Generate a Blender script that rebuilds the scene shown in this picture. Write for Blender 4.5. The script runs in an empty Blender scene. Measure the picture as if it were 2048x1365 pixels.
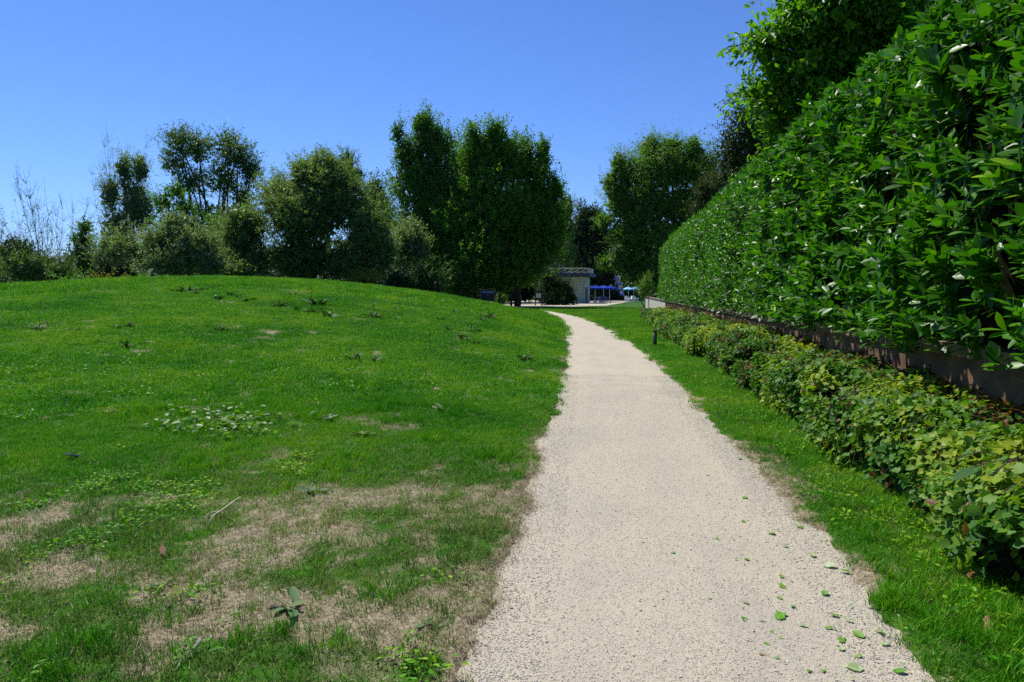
import bpy, math, random
import numpy as np
from mathutils import Matrix, Vector, Euler

rng = np.random.default_rng(11)
random.seed(11)
R_ = math.radians
sc = bpy.context.scene

# ------------------------------------------------------------------ camera
F, CX, CY = 1394.0, 1024.0, 682.5          # focal length and centre in photo pixels (2048 x 1365)
PSI, TH = R_(8.09), R_(4.08)
EYE = np.array([0.0, 0.0, 1.6])
cam_d = bpy.data.cameras.new('camera')
cam = bpy.data.objects.new('camera', cam_d)
sc.collection.objects.link(cam)
cam_d.sensor_width = 36.0
cam_d.lens = 36.0 * F / 2048.0
cam_d.clip_start, cam_d.clip_end = 0.05, 60000
cam.location = EYE
cam.rotation_euler = (math.pi / 2 - TH, 0, PSI)
sc.camera = cam

# ------------------------------------------------------------------ sky, sun, exposure
SUN_AZ, SUN_EL = R_(47), R_(55)            # azimuth to the left of the wall's direction
world = bpy.data.worlds.new('World')
sc.world = world
world.use_nodes = True
wn = world.node_tree
sky = wn.nodes.new('ShaderNodeTexSky')
sky.sky_type = 'NISHITA'
sky.sun_disc = False
sky.sun_elevation = SUN_EL
sky.sun_rotation = -SUN_AZ
sky.air_density, sky.dust_density, sky.ozone_density = 0.9, 0.0, 4.0
hsv = wn.nodes.new('ShaderNodeHueSaturation')
hsv.inputs['Saturation'].default_value = 1.08
bg = wn.nodes['Background']
bg.inputs['Strength'].default_value = 0.125
wn.links.new(sky.outputs[0], hsv.inputs['Color'])
tint = wn.nodes.new('ShaderNodeMix'); tint.data_type = 'RGBA'; tint.blend_type = 'MULTIPLY'; tint.inputs[0].default_value = 1
tint.inputs[7].default_value = (.49, .62, .90, 1)
wn.links.new(hsv.outputs[0], tint.inputs[6])
wn.links.new(tint.outputs[2], bg.inputs['Color'])
sun_d = bpy.data.lights.new('sun', 'SUN')
sun_d.energy, sun_d.angle, sun_d.color = 5.0, R_(0.53), (1.0, 0.95, 0.87)
sun = bpy.data.objects.new('sun', sun_d)
sc.collection.objects.link(sun)
to_sun = Vector((-math.sin(SUN_AZ) * math.cos(SUN_EL), math.cos(SUN_AZ) * math.cos(SUN_EL), math.sin(SUN_EL)))
sun.rotation_euler = to_sun.to_track_quat('Z', 'Y').to_euler()
sun.location = to_sun * 60
vs = sc.view_settings
vs.view_transform, vs.look, vs.gamma, vs.exposure = 'Standard', 'None', 1.0, 0.45
vs.use_curve_mapping = False
sc.cycles.max_bounces = 6
sc.cycles.diffuse_bounces = 3
sc.cycles.glossy_bounces = 2
sc.cycles.transmission_bounces = 4
sc.cycles.use_denoising = False
sc.cycles.sample_clamp_indirect = 4.0

HAZE = 2.6e-5
# ------------------------------------------------------------------ pixel -> place
fw = np.array([-math.sin(PSI) * math.cos(TH), math.cos(PSI) * math.cos(TH), -math.sin(TH)])
rt = np.array([math.cos(PSI), math.sin(PSI), 0.0])
upv = np.cross(rt, fw)

def ray(px, py): return fw + rt * ((px - CX) / F) + upv * (-(py - CY) / F)
def at_y(px, py, Y):                       # the point of a pixel's ray at distance Y along the wall direction
    d = ray(px, py); return EYE + d * (Y / d[1])
def flat(px, py):
    d = ray(px, py); return EYE + d * (-EYE[2] / d[2])
def project(P):
    d = P - EYE; z = d @ fw
    return CX + F * (d @ rt) / z, CY - F * (d @ upv) / z, z

# ------------------------------------------------------------------ noise and terrain
_perm = np.random.default_rng(5).random((512, 512))
def vnoise(x, y):
    xi = np.floor(x).astype(int); yi = np.floor(y).astype(int)
    fx = x - xi; fy = y - yi
    fx = fx * fx * (3 - 2 * fx); fy = fy * fy * (3 - 2 * fy)
    a = _perm[xi & 511, yi & 511]; b = _perm[(xi + 1) & 511, yi & 511]
    c = _perm[xi & 511, (yi + 1) & 511]; d = _perm[(xi + 1) & 511, (yi + 1) & 511]
    return (a * (1 - fx) + b * fx) * (1 - fy) + (c * (1 - fx) + d * fx) * fy
def fbm(x, y, o=3):
    s = 0; a = 1.0; t = 0
    for i in range(o):
        s = s + a * vnoise(x * 2 ** i + 17 * i, y * 2 ** i + 31 * i); t += a; a *= .55
    return s / t
def sstep(t): t = np.clip(t, 0, 1); return t * t * (3 - 2 * t)

EL = np.array([flat(*p)[:2] for p in [(930, 1420), (950, 1365), (1020, 1180), (1060, 1050), (1085, 920), (1110, 830), (1125, 780),
      (1135, 700), (1133, 660), (1118, 640), (1080, 622), (1050, 619)]])
ER = np.array([flat(*p)[:2] for p in [(1850, 1365), (1690, 1150), (1560, 990), (1430, 860), (1340, 760), (1280, 700),
      (1225, 665), (1190, 645), (1140, 630), (1080, 620)]])
def xl(y): return np.interp(y, EL[:, 1], EL[:, 0])
def xr(y): return np.interp(y, ER[:, 1], ER[:, 0])
WALL_X = 3.1
def hill(x, y):
    u = xl(np.minimum(y, 60)) - x
    h = 2.43 * (1 - np.exp(-(np.maximum(u, 0) / 6.59) ** 1.1)) * sstep((y - 1.5) / 24.94) * (1 - sstep((y - 27.96) / 38.7)) * (1 - .67 * sstep((u - 9.87) / 29.29))
    h2 = 2.6 * np.exp(-(((x + 66) / 11) ** 2 + ((y - 62) / 14) ** 2))       # a second mound far left
    return h + h2
def path_d(x, y):                          # > 0 outside the path, metres from its ragged edge
    e = .17 * (fbm(x * 1.1, y * 1.1, 2) - .5) + .10 * (vnoise(x * 5, y * 5) - .5) + .09 * (vnoise(x * 14, y * 14) - .5)
    d = np.maximum(xl(y) - x, x - xr(y)) + e
    return np.where(y > 62, 9, d)
def ground_z(x, y):
    d = path_d(x, y)
    z = hill(x, y) + .06 * (fbm(x * .7, y * .7, 4) - .5) * sstep(d / .5)
    z = z - .05 + .075 * sstep((d + .03) / .12)
    raised = (x > WALL_X + .12) & (y < 66) & (y > -30) & (x < 60)
    return np.where(raised, .95 + .1 * (vnoise(x, y) - .5), z)
def gz(x, y): return float(ground_z(np.array([x], float), np.array([y], float))[0])
def on_ground(px, py):                     # where a pixel's ray meets the terrain
    d = ray(px, py); t = np.arange(2, 120, .02) / np.hypot(d[0], d[1])
    P = EYE + np.outer(t, d); k = np.argmax(P[:, 2] <= ground_z(P[:, 0], P[:, 1]))
    return P[k] if k else flat(px, py)
dry_spots = [(*flat(px, py)[:2], r) for px, py, r in
    [(90, 1060, .75), (200, 1180, .7), (420, 1290, .7), (620, 1010, .7), (960, 900, .75), (640, 1080, .5), (450, 905, .7), (300, 960, .6),
     (560, 1140, .5), (880, 1130, .5), (60, 1180, .6), (260, 1250, .5), (760, 1290, .45), (930, 940, .5), (650, 1200, .5), (1090, 735, .8), (700, 1330, .4), (20, 1010, .7), (0, 1120, .7), (150, 1110, .5), (0, 1260, .6), (840, 1010, .4)]]
def dryness(x, y):
    r = np.hypot(x, y)
    n = fbm(x * .8 + 3, y * .8, 3); n2 = fbm(x * 2.6, y * 2.6 + 9, 2)
    v = .10 * (1 - sstep((r - 4.0) / 4.5)) * (x < .8) + .16 * (1 - sstep(np.abs(path_d(x, y)) / .9)) - .12
    v = v + .55 * (1 - sstep((path_d(x, y) - .02) / .16))
    for sx, sy, sr in dry_spots:
        v = v + .20 * np.exp(-(((x - sx) / (sr * 1.2)) ** 2 + ((y - sy) / (sr * .9)) ** 2))
    return np.clip(v + 1.1 * (n - .5) + 1.6 * (n2 - .5) + .8 * (vnoise(x * 9, y * 9) - .5), 0, 1)

# ------------------------------------------------------------------ mesh helpers
def make_mesh(name, V, faces, attrs=None, smooth=False):
    """faces: list of int arrays, each (n, k)."""
    me = bpy.data.meshes.new(name)
    V = np.asarray(V, np.float32)
    me.vertices.add(len(V)); me.vertices.foreach_set('co', V.ravel())
    fs = [np.asarray(f, np.int32) for f in faces if len(f)]
    nl = sum(f.size for f in fs); nf = sum(len(f) for f in fs)
    me.loops.add(nl); me.polygons.add(nf)
    me.loops.foreach_set('vertex_index', np.concatenate([f.ravel() for f in fs]))
    tot = np.concatenate([np.full(len(f), f.shape[1], np.int32) for f in fs])
    me.polygons.foreach_set('loop_start', np.concatenate([[0], np.cumsum(tot)[:-1]]).astype(np.int32))
    me.polygons.foreach_set('use_smooth', np.full(nf, smooth))
    me.update(calc_edges=True); me.validate()
    for k, v in (attrs or {}).items():
        a = me.attributes.new(k, 'FLOAT', 'POINT'); a.data.foreach_set('value', np.asarray(v, np.float32))
    return me
def obj(name, me, mat=None, parent=None, loc=None):
    o = bpy.data.objects.new(name, me); sc.collection.objects.link(o)
    if mat is not None and me is not None and not me.materials: me.materials.append(mat)
    if parent is not None: o.parent = parent
    if loc is not None: o.location = loc
    return o
def tag(o, label=None, cat=None, group=None, kind=None):
    if label: o['label'] = label
    if cat: o['category'] = cat
    if group: o['group'] = group
    if kind: o['kind'] = kind
    return o
def thing(name, label, cat, loc, rz=0, group=None):
    o = obj(name, None); o.location = loc; o.rotation_euler = (0, 0, rz)
    o.empty_display_size = .2
    return tag(o, label, cat, group)

class MB:
    """collects boxes, tubes and polygons into one mesh"""
    def __init__(s): s.V = []; s.F = {}; s.n = 0
    def add(s, V, F):
        V = np.asarray(V, float)
        for f in F: s.F.setdefault(len(f), []).append([i + s.n for i in f])
        s.V.append(V); s.n += len(V); return s
    def box(s, c, d, rot=None, taper=1.0, bev=0.0):
        c = np.asarray(c, float); hx, hy, hz = [q / 2 for q in d]
        V = np.array([[sx * hx * (taper if sz > 0 else 1), sy * hy * (taper if sz > 0 else 1), sz * hz] for sz in (-1, 1) for sy in (-1, 1) for sx in (-1, 1)])
        if rot is not None: V = V @ np.array(Euler(rot).to_matrix()).T
        return s.add(V + c, [(0, 2, 3, 1), (4, 5, 7, 6), (0, 1, 5, 4), (2, 6, 7, 3), (0, 4, 6, 2), (1, 3, 7, 5)])
    def tube(s, P, r, k=6, cap=True):
        P = np.asarray(P, float); r = np.broadcast_to(np.asarray(r, float), (len(P),))
        T = np.gradient(P, axis=0); T /= np.linalg.norm(T, axis=1)[:, None] + 1e-9
        ref = np.array([0, 0, 1.0]) if abs(T[0][2]) < .9 else np.array([1.0, 0, 0])
        A = np.cross(T, ref); A /= np.linalg.norm(A, axis=1)[:, None] + 1e-9
        B = np.cross(T, A); th = np.arange(k) * 2 * math.pi / k
        V = (P[:, None] + r[:, None, None] * (A[:, None] * np.cos(th)[None, :, None] + B[:, None] * np.sin(th)[None, :, None])).reshape(-1, 3)
        Fs = []
        for i in range(len(P) - 1):
            for j in range(k):
                Fs.append((i * k + j, i * k + (j + 1) % k, (i + 1) * k + (j + 1) % k, (i + 1) * k + j))
        if cap: Fs += [tuple(range(k))[::-1], tuple((len(P) - 1) * k + j for j in range(k))]
        return s.add(V, Fs)
    def build(s, name, mat, parent=None, smooth=False, loc=None):
        me = make_mesh(name, np.concatenate(s.V), [np.array(v) for v in s.F.values()], smooth=smooth)
        return obj(name, me, mat, parent, loc)

# leaf templates: (u along, v across, w up) with faces
def tpl_simple(): return (np.array([[0, 0, 0], [.45, -.5, .10], [1, 0, -.08], [.45, .5, .10]]), [(0, 1, 2), (0, 2, 3)])
def tpl_hex(): return (np.array([[0, 0, 0], [.3, -.42, .1], [.7, -.4, .06], [1, 0, -.12], [.7, .4, .06], [.3, .42, .1]]), [(0, 1, 2, 3), (0, 3, 4, 5)])
def tpl_long():
    us = [0, .16, .45, .78, 1]; ws = [.03, .27, .5, .44, .05]
    V = []; Fs = []
    for u, w in zip(us, ws): V += [[u, -w, .10 * w * 2 - .18 * u * u], [u, 0, -.18 * u * u], [u, w, .10 * w * 2 - .18 * u * u]]
    for i in range(4):
        a = i * 3
        Fs += [(a, a + 1, a + 4, a + 3), (a + 1, a + 2, a + 5, a + 4)]
    return np.array(V), Fs
def tpl_ivy():
    pts = [(0, 0), (.08, .46), (.40, .30), (.62, .42), (1, 0), (.62, -.42), (.40, -.30), (.08, -.46)]
    V = [[u, v, .12 * abs(v) - .15 * u * u] for u, v in pts] + [[.3, 0, -.03]]
    return np.array(V), [(i, (i + 1) % 8, 8) for i in range(8)]
TPL = dict(simple=tpl_simple(), hex=tpl_hex(), long=tpl_long(), ivy=tpl_ivy())
def nrm(a): return a / (np.linalg.norm(a, axis=-1, keepdims=True) + 1e-9)
def leaf_frames(D, N):
    D = nrm(D); S = nrm(np.cross(D, N)); return D, S, np.cross(S, D)
def leaf_mesh(name, P, D, N, L, W, tpl, rnd, smooth=False):
    tv, tf = TPL[tpl]; n, k = len(P), len(tv)
    D, S, N = leaf_frames(D, N)
    L = np.asarray(L)[:, None, None]; W = np.asarray(W)[:, None, None]
    V = P[:, None] + D[:, None] * tv[None, :, 0:1] * L + S[:, None] * tv[None, :, 1:2] * W + N[:, None] * tv[None, :, 2:3] * W
    by = {}
    for f in tf: by.setdefault(len(f), []).append(f)
    faces = [(np.array(fl)[None] + (np.arange(n) * k)[:, None, None]).reshape(-1, kk) for kk, fl in by.items()]
    return make_mesh(name, V.reshape(-1, 3), faces, {'rnd': np.repeat(rnd, k)}, smooth)
def leaf_parts(parent, P, D, N, L, W, tpl, rnd, mat, name='leaf', steps=8):
    """single leaves as objects that share a few meshes"""
    tv, tf = TPL[tpl]
    by = {}
    for f in tf: by.setdefault(len(f), []).append(f)
    mes = []
    for i in range(steps):
        me = make_mesh(name, tv, [np.array(v) for v in by.values()], {'rnd': np.full(len(tv), (i + .5) / steps)}, True)
        me.materials.append(mat); mes.append(me)
    D, S, N = leaf_frames(D, N)
    pl = np.array(parent.location)
    for i in range(len(P)):
        o = bpy.data.objects.new(name, mes[min(steps - 1, int(rnd[i] * steps))]); sc.collection.objects.link(o)
        o.parent = parent
        M = Matrix.Identity(4)
        for r in range(3):
            M[r][0] = D[i, r] * L[i]; M[r][1] = S[i, r] * W[i]; M[r][2] = N[i, r] * W[i]; M[r][3] = P[i, r] - pl[r]
        o.matrix_basis = M
def split_largest(P, L, n, ok=None):
    """the n leaves that show largest in the photograph"""
    px, py, z = project(P + 0)
    vis = (z > .3) & (px > -10) & (px < 2058) & (py > -10) & (py < 1375)
    if ok is not None: vis &= ok
    s = np.where(vis, L / np.maximum(z, .1), -1)
    idx = np.argsort(-s)[:n]
    m = np.zeros(len(P), bool); m[idx] = True
    return m & vis

# ------------------------------------------------------------------ materials
def nodes_of(name):
    m = bpy.data.materials.new(name); m.use_nodes = True
    nt = m.node_tree; return m, nt, nt.nodes['Principled BSDF'], nt.nodes['Material Output']
def ramp(nt, cols, src):
    r = nt.nodes.new('ShaderNodeValToRGB'); el = r.color_ramp.elements
    while len(el) < len(cols): el.new(.5)
    for e, (p, c) in zip(el, cols): e.position = p; e.color = (*c, 1)
    nt.links.new(src, r.inputs[0]); return r.outputs[0]
def leaf_mat(name, cols, rough=.5, trans=.3, spec=.4, tcol=1.3):
    m, nt, b, out = nodes_of(name)
    a = nt.nodes.new('ShaderNodeAttribute'); a.attribute_name = 'rnd'
    c = ramp(nt, cols, a.outputs['Fac'])
    nt.links.new(c, b.inputs['Base Color'])
    b.inputs['Roughness'].default_value = rough
    b.inputs['Specular IOR Level'].default_value = spec
    t = nt.nodes.new('ShaderNodeBsdfTranslucent')
    g = nt.nodes.new('ShaderNodeMix'); g.data_type = 'RGBA'; g.blend_type = 'MULTIPLY'; g.inputs[0].default_value = 1
    nt.links.new(c, g.inputs[6]); g.inputs[7].default_value = (1.15 * tcol, 1.25 * tcol, .5 * tcol, 1)
    nt.links.new(g.outputs[2], t.inputs[0])
    mx = nt.nodes.new('ShaderNodeMixShader'); mx.inputs[0].default_value = trans
    nt.links.new(b.outputs[0], mx.inputs[1]); nt.links.new(t.outputs[0], mx.inputs[2])
    nt.links.new(mx.outputs[0], out.inputs[0])
    return m
def plain(name, col, rough=.6, metal=0, noise=0.0, scale=8, bump=0.0, spec=.4):
    m, nt, b, out = nodes_of(name)
    b.inputs['Roughness'].default_value = rough; b.inputs['Metallic'].default_value = metal
    b.inputs['Specular IOR Level'].default_value = spec
    if noise or bump:
        g = nt.nodes.new('ShaderNodeNewGeometry')
        n = nt.nodes.new('ShaderNodeTexNoise'); n.inputs['Scale'].default_value = scale; n.inputs['Detail'].default_value = 5
        nt.links.new(g.outputs['Position'], n.inputs['Vector'])
        lo = [c * (1 - noise) for c in col]; hi = [min(1, c * (1 + noise)) for c in col]
        nt.links.new(ramp(nt, [(.3, lo), (.7, hi)], n.outputs[0]), b.inputs['Base Color'])
        if bump:
            bp = nt.nodes.new('ShaderNodeBump'); bp.inputs['Strength'].default_value = bump; bp.inputs['Distance'].default_value = .02
            nt.links.new(n.outputs[0], bp.inputs['Height']); nt.links.new(bp.outputs[0], b.inputs['Normal'])
    else: b.inputs['Base Color'].default_value = (*col, 1)
    return m
BARK = plain('bark', (.045, .037, .028), .95, noise=.5, scale=6, bump=.4, spec=.1)
BARK_GREY = plain('bark_grey', (.12, .105, .085), .9, noise=.4, scale=6, bump=.4)
TWIG = plain('twig', (.045, .034, .024), .9)
LITTER = plain('litter', (.03, .025, .015), 1.0, noise=.6, scale=25, bump=.6, spec=0)

# ground: green thatch, dry straw, bare soil, by attribute and noise
def ground_mat():
    m, nt, b, out = nodes_of('ground')
    g = nt.nodes.new('ShaderNodeNewGeometry')
    def noise(s, d=5):
        n = nt.nodes.new('ShaderNodeTexNoise'); n.inputs['Scale'].default_value = s; n.inputs['Detail'].default_value = d
        nt.links.new(g.outputs['Position'], n.inputs['Vector']); return n.outputs[0]
    green = ramp(nt, [(.3, (.018, .060, .004)), (.55, (.032, .105, .006)), (.75, (.075, .12, .018))], noise(9))
    dry = ramp(nt, [(.25, (.10, .080, .046)), (.5, (.23, .19, .12)), (.75, (.38, .335, .225))], noise(30, 8))
    a = nt.nodes.new('ShaderNodeAttribute'); a.attribute_name = 'dry'
    ad = nt.nodes.new('ShaderNodeMath'); ad.operation = 'MULTIPLY_ADD'; ad.inputs[1].default_value = .5; ad.inputs[2].default_value = -.25
    nt.links.new(noise(14), ad.inputs[0])
    s2 = nt.nodes.new('ShaderNodeMath'); s2.operation = 'ADD'; nt.links.new(a.outputs['Fac'], s2.inputs[0]); nt.links.new(ad.outputs[0], s2.inputs[1])
    st = nt.nodes.new('ShaderNodeMapRange'); st.inputs[1].default_value = .15; st.inputs[2].default_value = .5
    nt.links.new(s2.outputs[0], st.inputs[0])
    mx = nt.nodes.new('ShaderNodeMix'); mx.data_type = 'RGBA'
    nt.links.new(st.outputs[0], mx.inputs[0]); nt.links.new(green, mx.inputs[6]); nt.links.new(dry, mx.inputs[7])
    nt.links.new(mx.outputs[2], b.inputs['Base Color'])
    b.inputs['Roughness'].default_value = .95; b.inputs['Specular IOR Level'].default_value = .1
    bp = nt.nodes.new('ShaderNodeBump'); bp.inputs['Strength'].default_value = .5; bp.inputs['Distance'].default_value = .006
    nt.links.new(noise(160, 4), bp.inputs['Height']); nt.links.new(bp.outputs[0], b.inputs['Normal'])
    return m
def path_mat(name='gravel_path', tint=1.0):
    m, nt, b, out = nodes_of(name)
    g = nt.nodes.new('ShaderNodeNewGeometry')
    v = nt.nodes.new('ShaderNodeTexVoronoi'); v.inputs['Scale'].default_value = 150; nt.links.new(g.outputs['Position'], v.inputs['Vector'])
    v2 = nt.nodes.new('ShaderNodeTexVoronoi'); v2.inputs['Scale'].default_value = 380; nt.links.new(g.outputs['Position'], v2.inputs['Vector'])
    n = nt.nodes.new('ShaderNodeTexNoise'); n.inputs['Scale'].default_value = 1.1; n.inputs['Detail'].default_value = 9; nt.links.new(g.outputs['Position'], n.inputs['Vector'])
    sep = nt.nodes.new('ShaderNodeSeparateColor'); nt.links.new(v.outputs['Color'], sep.inputs[0])
    stone = ramp(nt, [(0, tuple(tint * c for c in (.34, .315, .255))), (.5, tuple(tint * c for c in (.42, .385, .305))), (1, tuple(tint * c for c in (.48, .44, .35)))], sep.outputs[0])
    mp = nt.nodes.new('ShaderNodeMapping'); mp.inputs['Scale'].default_value = (2.4, .22, 1); nt.links.new(g.outputs['Position'], mp.inputs['Vector'])
    n2 = nt.nodes.new('ShaderNodeTexNoise'); n2.inputs['Scale'].default_value = 1.0; n2.inputs['Detail'].default_value = 4; nt.links.new(mp.outputs[0], n2.inputs['Vector'])
    av = nt.nodes.new('ShaderNodeMath'); av.operation = 'MULTIPLY_ADD'; av.inputs[1].default_value = .5; nt.links.new(n2.outputs[0], av.inputs[0])
    hf = nt.nodes.new('ShaderNodeMath'); hf.operation = 'MULTIPLY'; hf.inputs[1].default_value = .5; nt.links.new(n.outputs[0], hf.inputs[0]); nt.links.new(hf.outputs[0], av.inputs[2])
    big = ramp(nt, [(.3, (.80, .80, .81)), (.5, (.95, .93, .89)), (.7, (1.04, 1.0, .92))], av.outputs[0])
    mx = nt.nodes.new('ShaderNodeMix'); mx.data_type = 'RGBA'; mx.blend_type = 'MULTIPLY'; mx.inputs[0].default_value = 1
    nt.links.new(stone, mx.inputs[6]); nt.links.new(big, mx.inputs[7])
    nt.links.new(mx.outputs[2], b.inputs['Base Color'])
    b.inputs['Roughness'].default_value = .9; b.inputs['Specular IOR Level'].default_value = .2
    ad = nt.nodes.new('ShaderNodeMath'); ad.operation = 'ADD'; nt.links.new(v.outputs['Distance'], ad.inputs[0]); nt.links.new(v2.outputs['Distance'], ad.inputs[1])
    bp = nt.nodes.new('ShaderNodeBump'); bp.inputs['Strength'].default_value = .42; bp.inputs['Distance'].default_value = .006; bp.invert = True
    nt.links.new(ad.outputs[0], bp.inputs['Height']); nt.links.new(bp.outputs[0], b.inputs['Normal'])
    return m

# ------------------------------------------------------------------ the setting
def grow(a, b, s0, k):
    o = [a]; s = s0
    while abs(o[-1] - a) < abs(b - a): o.append(o[-1] + s * (1 if b > a else -1)); s *= k
    return o[1:]
gx = sorted(set(np.round(np.concatenate([np.arange(-2, 2.41, .06), np.arange(-9, -2, .15), grow(-9, -30000, .2, 1.13), np.arange(2.4, 3.1, .1),
     [3.14, 3.21, 3.23], grow(3.3, 30000, .2, 1.2)]), 3)))
gy = sorted(set(np.round(np.concatenate([grow(1.5, -3000, .1, 1.3), np.arange(1.5, 9, .08), np.arange(9, 20, .15), np.arange(20, 70, .33), grow(70, 30000, .4, 1.15)]), 3)))
GX, GY = np.meshgrid(np.array(gx), np.array(gy))
fx_, fy_ = GX.ravel(), GY.ravel()
nx, ny = len(gx), len(gy)
ii = (np.arange(ny - 1)[:, None] * nx + np.arange(nx - 1)[None]).ravel()
gme = make_mesh('ground', np.c_[fx_, fy_, ground_z(fx_, fy_)], [np.c_[ii, ii + 1, ii + nx + 1, ii + nx]],
                {'dry': dryness(fx_, fy_) * (np.hypot(fx_, fy_) < 70)}, True)
tag(obj('ground', gme, ground_mat()), kind='structure')

PATH = path_mat()
py_ = np.concatenate([np.arange(-1.0, 12, .12), np.arange(12, 60.5, .4)])
cols = 26
pv = []
for y in py_:
    a, b_ = float(xl(y)) - .28, float(xr(y)) + .28
    xs = np.linspace(a, b_, cols)
    t = np.linspace(-1, 1, cols)
    pv.append(np.c_[xs, np.full(cols, y), .004 + .012 * (1 - t * t) - .012 + .014 * (fbm(xs * 2, np.full(cols, y) * 2, 2) - .5)])
pv = np.concatenate(pv)
ii = (np.arange(len(py_) - 1)[:, None] * cols + np.arange(cols - 1)[None]).ravel()
tag(obj('gravel_path', make_mesh('gravel_path', pv, [np.c_[ii, ii + 1, ii + cols + 1, ii + cols]], smooth=True), PATH), kind='structure')
# pale paved yard round the kiosk and the track that leads into the trees
yard = [flat(*p) for p in [(1020, 619), (1052, 618.6), (1100, 616.5), (1180, 613.2), (1212, 612.6), (1250, 606), (1262, 603), (1180, 600.5), (1040, 602), (985, 607.5), (990, 611)]]
V = np.array(yard); V[:, 2] = .05
tag(obj('paved_yard', make_mesh('paved_yard', np.r_[V, V - [0, 0, .2]], [np.array([list(range(len(V)))]),
    np.array([[i, i + len(V), (i + 1) % len(V) + len(V), (i + 1) % len(V)] for i in range(len(V))])]), path_mat('yard_gravel', 1.05)), kind='structure')

# far mountain ridge
mx_ = np.linspace(-14000, 9000, 300)
rid = 430 + 260 * fbm(mx_ / 2600 + 5, mx_ * 0, 4) + 330 * np.exp(-((mx_ - 300) / 1500) ** 2)
mv = np.r_[np.c_[mx_, np.full(300, 7600) + 0 * mx_, rid * 0 - 5], np.c_[mx_, np.full(300, 8800) + 250 * np.sin(mx_ / 500), rid * .55 + 40 * np.sin(mx_ / 330)], np.c_[mx_, np.full(300, 9800), rid], np.c_[mx_, np.full(300, 12500), rid * 0 - 5]]
ii = (np.arange(3)[:, None] * 300 + np.arange(299)[None]).ravel()
tag(obj('far_mountain', make_mesh('far_mountain', mv, [np.c_[ii, ii + 1, ii + 301, ii + 300]], smooth=True), plain('mountain_forest', (.05, .08, .035), .95, noise=.4, scale=.01)), kind='structure')

# the air: pale even haze that turns the far ridge blue
hz = MB().box((-2500, 5000, 449), (26000, 17000, 940)).build('haze', None)
hm, hnt, hb, hout = nodes_of('haze_air')
hnt.nodes.remove(hb)
pv_ = hnt.nodes.new('ShaderNodeVolumePrincipled'); pv_.inputs['Color'].default_value = (.55, .74, 1, 1); pv_.inputs['Density'].default_value = HAZE
hnt.links.new(pv_.outputs[0], hout.inputs['Volume']); hz.data.materials.append(hm)
tag(hz, 'thin blue summer haze in the air', 'haze', kind='stuff')

# ------------------------------------------------------------------ garden wall
CONC = plain('stained_concrete', (.13, .072, .032), .92, noise=.5, scale=3.5, bump=.5)
COPE = plain('coping_concrete', (.14, .105, .065), .92, noise=.4, scale=5, bump=.5)
wall = thing('garden_wall', 'long low stained concrete garden wall with projecting coping, under the laurel hedge', 'wall', (WALL_X + .12, 20, 0))
def wbox(name, x0, x1, y0, y1, z0, z1, mat):
    ys = np.linspace(y0, y1, max(2, int((y1 - y0) / .5)))
    V = []
    for y in ys:
        j = .008 * (vnoise(np.array([y * 1.7]), np.array([z0 * 9]))[0] - .5)
        V += [[x0 + j, y, z0], [x1, y, z0], [x1, y, z1 + j], [x0 + j, y, z1 + j]]
    V = np.array(V) - np.array(wall.location); n = len(ys)
    Fq = [[i * 4 + a, i * 4 + (a + 1) % 4, (i + 1) * 4 + (a + 1) % 4, (i + 1) * 4 + a] for i in range(n - 1) for a in range(4)] + [[0, 3, 2, 1], [(n - 1) * 4 + q for q in range(4)]]
    return obj(name, make_mesh(name, V, [np.array(Fq)]), mat, wall)
wbox('plinth', WALL_X, WALL_X + .24, -6, 41, -.3, 1.02, CONC)
wbox('plinth', WALL_X, WALL_X + .24, 41.01, 67, -.3, 1.02, plain('bare_concrete', (.40, .385, .34), .9, noise=.25, scale=4, bump=.3))['label'] = 'pale end of the wall'  # end section in a lighter concrete colour
for i in range(30):                        # coping stones
    y0 = -6 + i * 2.44
    wbox('coping_stone', WALL_X - .045, WALL_X + .27, y0, y0 + 2.43, 1.022, 1.12 + .004 * (i % 3), COPE)

# ------------------------------------------------------------------ laurel hedge
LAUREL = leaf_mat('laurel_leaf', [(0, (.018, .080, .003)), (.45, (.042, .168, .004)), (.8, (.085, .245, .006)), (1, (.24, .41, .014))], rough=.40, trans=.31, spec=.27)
hedge = thing('laurel_hedge', 'tall clipped cherry laurel hedge with glossy leaves, growing above the low wall', 'hedge', (WALL_X + .8, 20, .95))
HT, HY0, HY1 = 4.3, 1.0, 41.5
def hedge_face_x(y, z):
    b = .30 * (fbm(y * .55, z * .7 + 4, 3) - .5) + .10 * (vnoise(y * 2.1, z * 2.1) - .5)
    return WALL_X - .38 - b + .10 * sstep((1.35 - z) / .25) + .25 * sstep((z - HT + .5) / .5) ** 2
def hedge_top(y): return HT + .45 * (fbm(y * .5, y * 0 + 2, 3) - .5)
def shoots(n, y0, y1, layer):
    y = rng.uniform(y0, y1, n)
    top = rng.random(n) < .2
    z = np.where(top, hedge_top(y) + rng.normal(0, .06, n), 1.08 + (hedge_top(y) - 1.08) * rng.random(n) ** .95)
    x = hedge_face_x(y, z) + layer + np.abs(rng.normal(0, .05, n))
    x = np.where(top, x + rng.uniform(0, 1.2, n), x)
    ax = np.c_[-1.0 * np.ones(n), rng.normal(0, .45, n) - .15, .75 + rng.normal(0, .4, n)]
    gap = (fbm(y * 1.3 + 9, z * 1.5, 2) < .40) & ~top & (rng.random(n) < .45)      # thin places where the dark inside shows
    x = np.where(gap, x + .3, x)
    ax[top] = np.c_[rng.normal(-.35, .4, top.sum()), rng.normal(0, .4, top.sum()), np.full(top.sum(), 1.0)]
    return np.c_[x, y, z], nrm(ax)
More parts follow.
